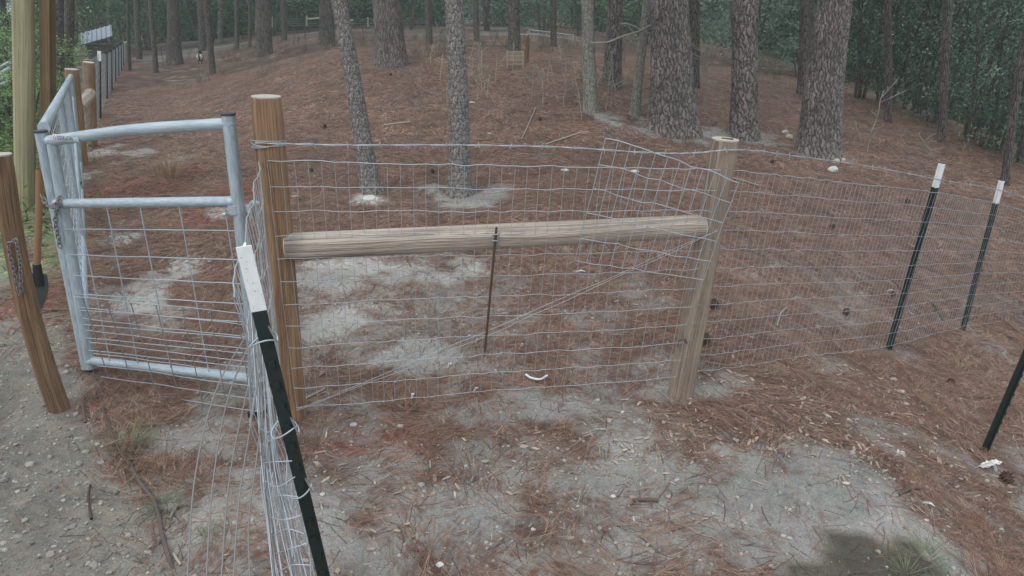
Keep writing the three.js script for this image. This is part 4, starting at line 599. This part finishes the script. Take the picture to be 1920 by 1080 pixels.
// cut stump piece, pine cones
{ const p = gnd(917, 262); const o = base('wood_chunk', p, 'small split chunk of wood on the straw right of the straight young pine', 'wood chunk'); part('shaft', o, timber(p, p.clone().add(V3(.01, .085, 0)), .04, .035), M.weathered); part('end_grain', o, endDisc(p, p.clone().add(V3(.01, .085, 0)), .035), M.endGrain); }
{ const g = []; for (let i = 0; i < 46; i++) { const t = i / 46, a = i * 2.4, r = .036 * Math.sin(Math.PI * (.12 + t * .85)), q = new THREE.ConeGeometry(.011, .026, 4); q.scale(1, 1, .4); q.rotateX(1.1); q.translate(0, 0, r); q.rotateY(a); q.translate(0, t * .085 - .02, 0); g.push(q); } const core = new THREE.SphereGeometry(.024, 8, 8); core.scale(1, 1.7, 1); core.translate(0, .02, 0); const body = mergeGeometries(g);
  const C = [[1585, 588, 'pine cone lying below the mesh between the weathered and nearer white-tipped posts'], [1672, 556, 'pine cone beside the white feather tuft behind the nearer white-tipped post'], [1335, 575, 'pine cone lying just right of the weathered post'], [1318, 642, 'pine cone low at the right side of the weathered post'], [812, 325, 'pine cone on the straw left of the straight young pine'], [585, 322, 'pine cone behind the top mesh wire near the cedar corner post'], [610, 240, 'pine cone on the straw above the barbed strand near the cedar corner post'], [1012, 226, 'pine cone on the straw left of the slim pale hardwood'], [1447, 306, 'pine cone below the upright pine'], [1700, 380, 'pine cone behind the mesh left of the nearer white-tipped post'], [1560, 428, 'pine cone in the middle of the straw seen through the right mesh'], [1882, 900, 'pine cone next to the white feather at the right edge'], [733, 142, 'pine cone below the broad pine on the crest'], [665, 188, 'pine cone left of the leaning young pine'], [1780, 720, 'pine cone on the straw between the nearer white-tipped post and the right edge']];
  for (const [x, y, label] of C) { const p = gnd(x, y), o = base('pine_cone', p.add(V3(0, .025, 0)), label, 'pine cone'); const a = new THREE.Mesh(body, M.cone), b = new THREE.Mesh(core, M.cone); a.name = 'scales'; b.name = 'core'; shade(a); shade(b); o.add(a, b); o.rotation.set(rr(1, 1.8), rr(0, 6), rr(-.5, .5)); o.scale.setScalar(rr(.55, .85)); } }
// feathers
function feather(x, y, L, yaw, label) { const p = gnd(x, y), o = base('feather', p.clone().add(V3(0, .012, 0)), label, 'feather'); const q = new THREE.Group(); const vane = []; for (let i = 0; i < 34; i++) { const t = i / 34, w = L * .16 * Math.sin(Math.PI * (.15 + .8 * t)) * rr(.75, 1.1); for (const s of [-1, 1]) { const g = new THREE.PlaneGeometry(L * .034, w); g.translate(0, w / 2, 0); g.rotateX(-Math.PI / 2 + rr(-.25, .25)); g.rotateY(s > 0 ? -.5 : Math.PI + .5); g.translate(L * (.12 + .86 * t), .01 * Math.sin(t * 3), 0); vane.push(g); } }
  const v = shade(new THREE.Mesh(mergeGeometries(vane), M.feather)); v.name = 'vane'; const r = shade(new THREE.Mesh(tube([V3(-.1 * L, 0, 0), V3(.4 * L, .012, 0), V3(L, 0, 0)], .0018, 10, 5), M.straw)); r.name = 'quill'; o.add(v, r); o.rotation.y = yaw; }
feather(1832, 880, .15, .28, 'large white feather lying at the right edge below the bare metal post');
feather(1695, 862, .05, 1.4, 'small white feather upright on the straw right of the bare sandy patch'); feather(838, 694, .06, 1.2, 'white downy feather on the bare patch below the brace rail'); feather(1075, 513, .09, .1, 'white feather on the straw below the loose mesh offcut'); feather(545, 371, .10, .05, 'white feather right of the cedar corner post below the top mesh wires'); feather(537, 212, .1, .6, 'white feather on the straw right of the top of the cedar corner post'); feather(888, 738, .04, 1.0, 'small downy feather left of the white plastic strip'); feather(772, 752, .05, 1.5, 'grey downy feather near the bottom mesh wire'); feather(1866, 888, .05, 1.2, 'small white feather under the large one at the right edge'); feather(1662, 548, .07, .2, 'white feather tuft beside a pine cone behind the nearer white-tipped post'); feather(1725, 946, .05, -.6, 'white feather scrap at the right of the bare sandy patch');
{ const p = [[986, 706], [995, 712], [1012, 715], [1026, 708]].map(([x, y]) => gnd(x, y).add(V3(0, .012, 0))); const c = p[1].clone(); single('plastic_strip', tube(p.map((q) => q.sub(c)), .006, 16, 8), M.tWhite, c, 'curved white plastic strip lying on the sand in front of the mesh', 'strip'); }
// pale chunks that can be told apart
[[825, 1060, 14, 'pale wood chip at the bottom edge'], [604, 928, 10, 'pale chip right of the near metal post'], [1150, 932, 10, 'pale chip left of the short dark stick'], [750, 800, 10, 'pale chip before the cedar post foot'], [663, 797, 15, 'bluish pale stone before the foot of the cedar post'], [1371, 988, 13, 'round brown clod on the bare sandy patch'], [790, 910, 14, 'grey-blue pebble among the straw at the bottom centre'], [1690, 735, 13, 'pale torn chip before the nearer white-tipped post'], [1675, 712, 12, 'pale chip farther left before the nearer white-tipped post'], [1190, 322, 15, 'grey stone behind the loose mesh offcut'], [1060, 320, 14, 'pale bark piece left of the loose mesh offcut'], [1000, 994, 9, 'pale square chip in the middle of the lower ground']].forEach(([x, y, w, label], i) => { const p = gnd(x, y); single(i == 4 || i == 5 || i == 6 || i == 9 ? 'pebble' : 'wood_chip', rockGeo(w * depthOf(p) / F * .5, .5, i == 5 ? .7 : .35), i == 5 ? M.twig : i == 4 || i == 6 ? std([.42, .45, .48], .8) : M.chalk, p.add(V3(0, .004, 0)), label, i == 5 ? 'clod' : i == 4 || i == 6 || i == 9 ? 'stone' : 'chip'); });
// grass tufts
function tuft(x, y, R, h, n, mat, label) { const p = gnd(x, y), G = []; for (let i = 0; i < n; i++) { const a = rr(0, 6.28), r = R * Math.sqrt(rnd()) * .45, L = h * rr(.5, 1.1), o = rr(.2, .9), w = .0016, P = []; const b = V3(Math.cos(a) * r, -.01, Math.sin(a) * r), out = V3(Math.cos(a), 0, Math.sin(a)); const g = new THREE.PlaneGeometry(1, 1, 1, 4), q = g.attributes.position, side = V3(-Math.sin(a), 0, Math.cos(a)); for (let k = 0; k < q.count; k++) { const t = q.getY(k) + .5, s = q.getX(k) * 2 * w * (1 - t * .85), c = b.clone().addScaledVector(out, R * o * t * t).addScaledVector(side, s); c.y += L * (t - .35 * o * t * t); q.setXYZ(k, c.x, c.y, c.z); } G.push(g); } const g = mergeGeometries(G); g.computeVertexNormals(); single('grass_tuft', g, mat, p, label, 'grass tuft'); }
tuft(245, 838, .15, .09, 150, M.dullGrass, 'green grass tuft right of the dug soil at lower left'); tuft(316, 952, .11, .08, 110, M.dullGrass, 'green grass tuft beside the dark root at lower left'); tuft(318, 332, .42, .38, 260, M.dryGrass, 'dry brown grass clump seen through the walk gate above its middle rail'); tuft(1730, 1045, .14, .055, 90, M.dullGrass, 'green grass tuft in the damp soil at the bottom right'); tuft(1700, 1075, .10, .05, 60, M.dullGrass, 'smaller green tuft at the bottom edge in the damp soil'); tuft(388, 1010, .08, .06, 40, M.dullGrass, 'faint green sprig among the loose wire strands'); tuft(1448, 700, .1, .06, 50, M.dryGrass, 'dry sprig of grass right of the weathered post'); tuft(1800, 690, .14, .08, 80, M.dryGrass, 'dry brown grass sprig right of the nearer white-tipped post');

// ------------------------------------------------------------------ loose litter, uncountable
const m4 = new THREE.Matrix4(), qt = new THREE.Quaternion(), eu = new THREE.Euler(), col = new THREE.Color();
{
  const G = []; for (let k = 0; k < 3; k++) { const g = new THREE.PlaneGeometry(1, 1, 1, 3), q = g.attributes.position, a = (k - 1) * .14 + rr(-.05, .05), c = rr(-.25, .25); for (let i = 0; i < q.count; i++) { const t = q.getY(i) + .5, s = q.getX(i) * .0011 * (1 - .5 * t), x = .125 * t; q.setXYZ(i, x * Math.cos(a) - s * Math.sin(a), .006 * Math.sin(t * 3 + k), x * Math.sin(a) + c * t * t * .12 + s * Math.cos(a)); } G.push(g); }
  const geo = mergeGeometries(G); geo.computeVertexNormals(); const n = 120000, im = new THREE.InstancedMesh(geo, new THREE.MeshStandardMaterial({ color: 0xffffff, roughness: .8, side: THREE.DoubleSide }), n); let k = 0;
  while (k < n) {
    const u = rnd(), d = u < .3 ? rr(.9, 4.4) : u < .8 ? rr(4.4, 9) : rr(9, 17), x = rr(-.82, .82) * (d + .8); const m = groundMask(x, d); if (rnd() > m[0] * m[0] + .006 || m[3] > .6) continue;
    const fl = vn(x * 1.7 + 7, d * 1.7) * 9, s = rr(.6, 1.15), wd = d > 5 ? 1.6 : 1; m4.compose(V3(x, H(x, d) + rr(.001, .014), -d), qt.setFromEuler(eu.set(rr(-.15, .15), rnd() < .6 ? fl + rr(-.7, .7) : rr(0, 6.28), rr(-.06, .12), 'YXZ')), V3(s, s * wd, s * 1)); im.setMatrixAt(k, m4);
    const c = NEEDLE[rnd() * 7 | 0], b = rr(.75, 1.4); im.setColorAt(k++, col.setRGB(c[0] * b, c[1] * b, c[2] * b));
  }
  im.name = 'pine_straw'; im.castShadow = im.receiveShadow = true; scene.add(im); tag(im, 'fallen red-brown pine needles strewn over the yard', 'pine straw', null, 'stuff');
}
function litter(name, label, category, geo, n, pick, color, mat = {}) {
  const im = new THREE.InstancedMesh(geo, new THREE.MeshStandardMaterial({ color: 0xffffff, roughness: .9, ...mat }), n); let k = 0, guard = 0;
  while (k < n && guard++ < n * 60) { const r = pick(); if (!r) continue; const [x, d, s, lift, thin = 1] = r; m4.compose(V3(x, H(x, d) + lift, -d), qt.setFromEuler(eu.set(rr(-.4, .4), rr(0, 6.28), rr(-.4, .4))), V3(s * rr(.7, 1.4) * (2 - thin), s * rr(.7, 1.2), s * rr(.7, 1.3) * thin)); im.setMatrixAt(k, m4); im.setColorAt(k, color()); k++; }
  im.count = k; im.name = name; im.castShadow = im.receiveShadow = true; scene.add(im); tag(im, label, category, null, 'stuff');
}
const chipGeo = (() => { const s = new THREE.Shape(); s.moveTo(-1, -.5); s.lineTo(.2, -.62); s.lineTo(1, -.1); s.lineTo(.7, .55); s.lineTo(-.5, .6); s.closePath(); const g = new THREE.ExtrudeGeometry(s, { depth: .22, bevelEnabled: false }); g.rotateX(-Math.PI / 2); return g; })();
const chipAt = [[1690, 740, .6, 420], [1450, 760, .55, 420], [1250, 820, .5, 300], [660, 860, .35, 170], [720, 1000, .4, 130], [900, 900, .5, 260], [1100, 880, .5, 260], [1380, 640, .7, 220], [1640, 880, .3, 200], [1850, 900, .4, 150], [1500, 800, .5, 200], [1150, 560, .9, 160], [800, 600, .7, 110], [1700, 600, .8, 140]].map(([x, y, r, w]) => { const p = gnd(x, y); return [p.x, -p.z, r, w]; }), chipSum = chipAt.reduce((s, c) => s + c[3], 0);
const chipPick = () => { let u = rnd() * chipSum, c; for (c of chipAt) if ((u -= c[3]) < 0) break; const a = rr(0, 6.28), r = c[2] * Math.sqrt(-Math.log(1 - rnd() * .98)) * .75; const X = c[0] + Math.cos(a) * r, D = Math.max(.8, c[1] + Math.sin(a) * r * .8); if (rnd() > .25 + groundMask(X, D)[0]) return null; return [X, D, Math.pow(rnd(), 3.2) * .013 + .0028, .003, rnd() < .4 ? rr(.25, .6) : rr(.7, 1)]; };
litter('wood_chips', 'pale shredded wood chips scattered over the straw and sand', 'wood chips', chipGeo, 2800, chipPick, () => { const v = rr(.55, 1.25), t = rnd(); return col.setRGB(.48 * v, mix(.42, .35, t) * v, mix(.35, .26, t) * v); });
const grit = new THREE.IcosahedronGeometry(1, 1); { const p = grit.attributes.position; for (let i = 0; i < p.count; i++) { const k = .8 + .4 * h2(Math.round(p.getX(i) * 50), Math.round(p.getY(i) * 50 + p.getZ(i) * 900)); p.setXYZ(i, p.getX(i) * k, p.getY(i) * k * .75, p.getZ(i) * k); } grit.computeVertexNormals(); }
litter('soil_clods', 'grey-brown crumbs and clods of dug soil at lower left', 'soil clods', grit, 5200, () => { const d = rr(.9, 3.5), x = rr(-2.9, -.7); return leftDirt(x, d) > .5 ? [x, d, Math.pow(rnd(), 9) * .014 + .0015, .0005] : null; }, () => { const v = rr(.7, 1.25); return col.setRGB(.30 * v, .275 * v, .24 * v); });
litter('gravel', 'fine grit and small pebbles on the bare sandy patches', 'gravel', grit, 9000, () => { const d = rr(.9, 4.5), x = rr(-.8, .8) * (d + .6), m = groundMask(x, d); return rnd() < (1 - m[0]) * .9 * (1 - .85 * m[2]) ? [x, d, Math.pow(rnd(), 5) * .008 + .0014, .0005] : null; }, () => { const v = rr(.5, 1.35); return col.setRGB(.36 * v, .335 * v, .30 * v); });
const twigGeo = bar(V3(-1, 0, 0), V3(1, .08, .1), .035, 4, .02);
litter('twig_litter', 'small dark twigs and bark crumbs lying in the straw', 'twigs', twigGeo, 2600, () => { const d = rr(1, 15), x = rr(-.75, .75) * d, m = groundMask(x, d); return m[3] > .5 || rnd() > m[0] * m[0] * (d < 5 ? .25 : 1) || (d < 5 && m[0] < .75) ? null : [x, d, rr(.02, .07) * (d > 6 ? 1.6 : .7), .006]; }, () => { const v = rr(.4, 1.5); return col.setRGB(.14 * v, .10 * v, .08 * v); });
{ // dry weeds along the crest, where single stems cannot be told apart
  const G = []; for (let k = 0; k < 9; k++) { const a = rr(0, 6.28), L = rr(.3, .9); G.push(bar(V3(rr(-.15, .15), -.02, rr(-.15, .15)), V3(Math.cos(a) * L * .4, L, Math.sin(a) * L * .4), .006, 3, .003)); }
  litter('crest_weeds', 'thin dry weeds and brush along the crest before the clearing', 'weeds', mergeGeometries(G), 420, () => { const d = rr(15, 30), x = rr(-.45, .5) * d; return fbm(x * .5, d * .5, 2) > .45 ? [x, d, rr(.25, .65), 0] : null; }, () => { const v = rr(.5, 1.3); return col.setRGB(.24 * v, .21 * v, .14 * v); });
}
{ // green ground cover outside the left fence
  const gc = foliage(.5, .22, 60, .05, 6); litter('ground_cover', 'low green weeds and grass outside the left fence', 'ground cover', gc, 1500, () => { const d = rr(5, 26), x = fenceX(d) - .5 - Math.pow(rnd(), 1.3) * 9; return [x, d, rr(.8, 1.8), 0]; }, () => { const v = rr(.6, 1.3); return col.setRGB(.12 * v, .19 * v, .065 * v); }, { side: THREE.DoubleSide });
}
renderer.render(scene, camera);
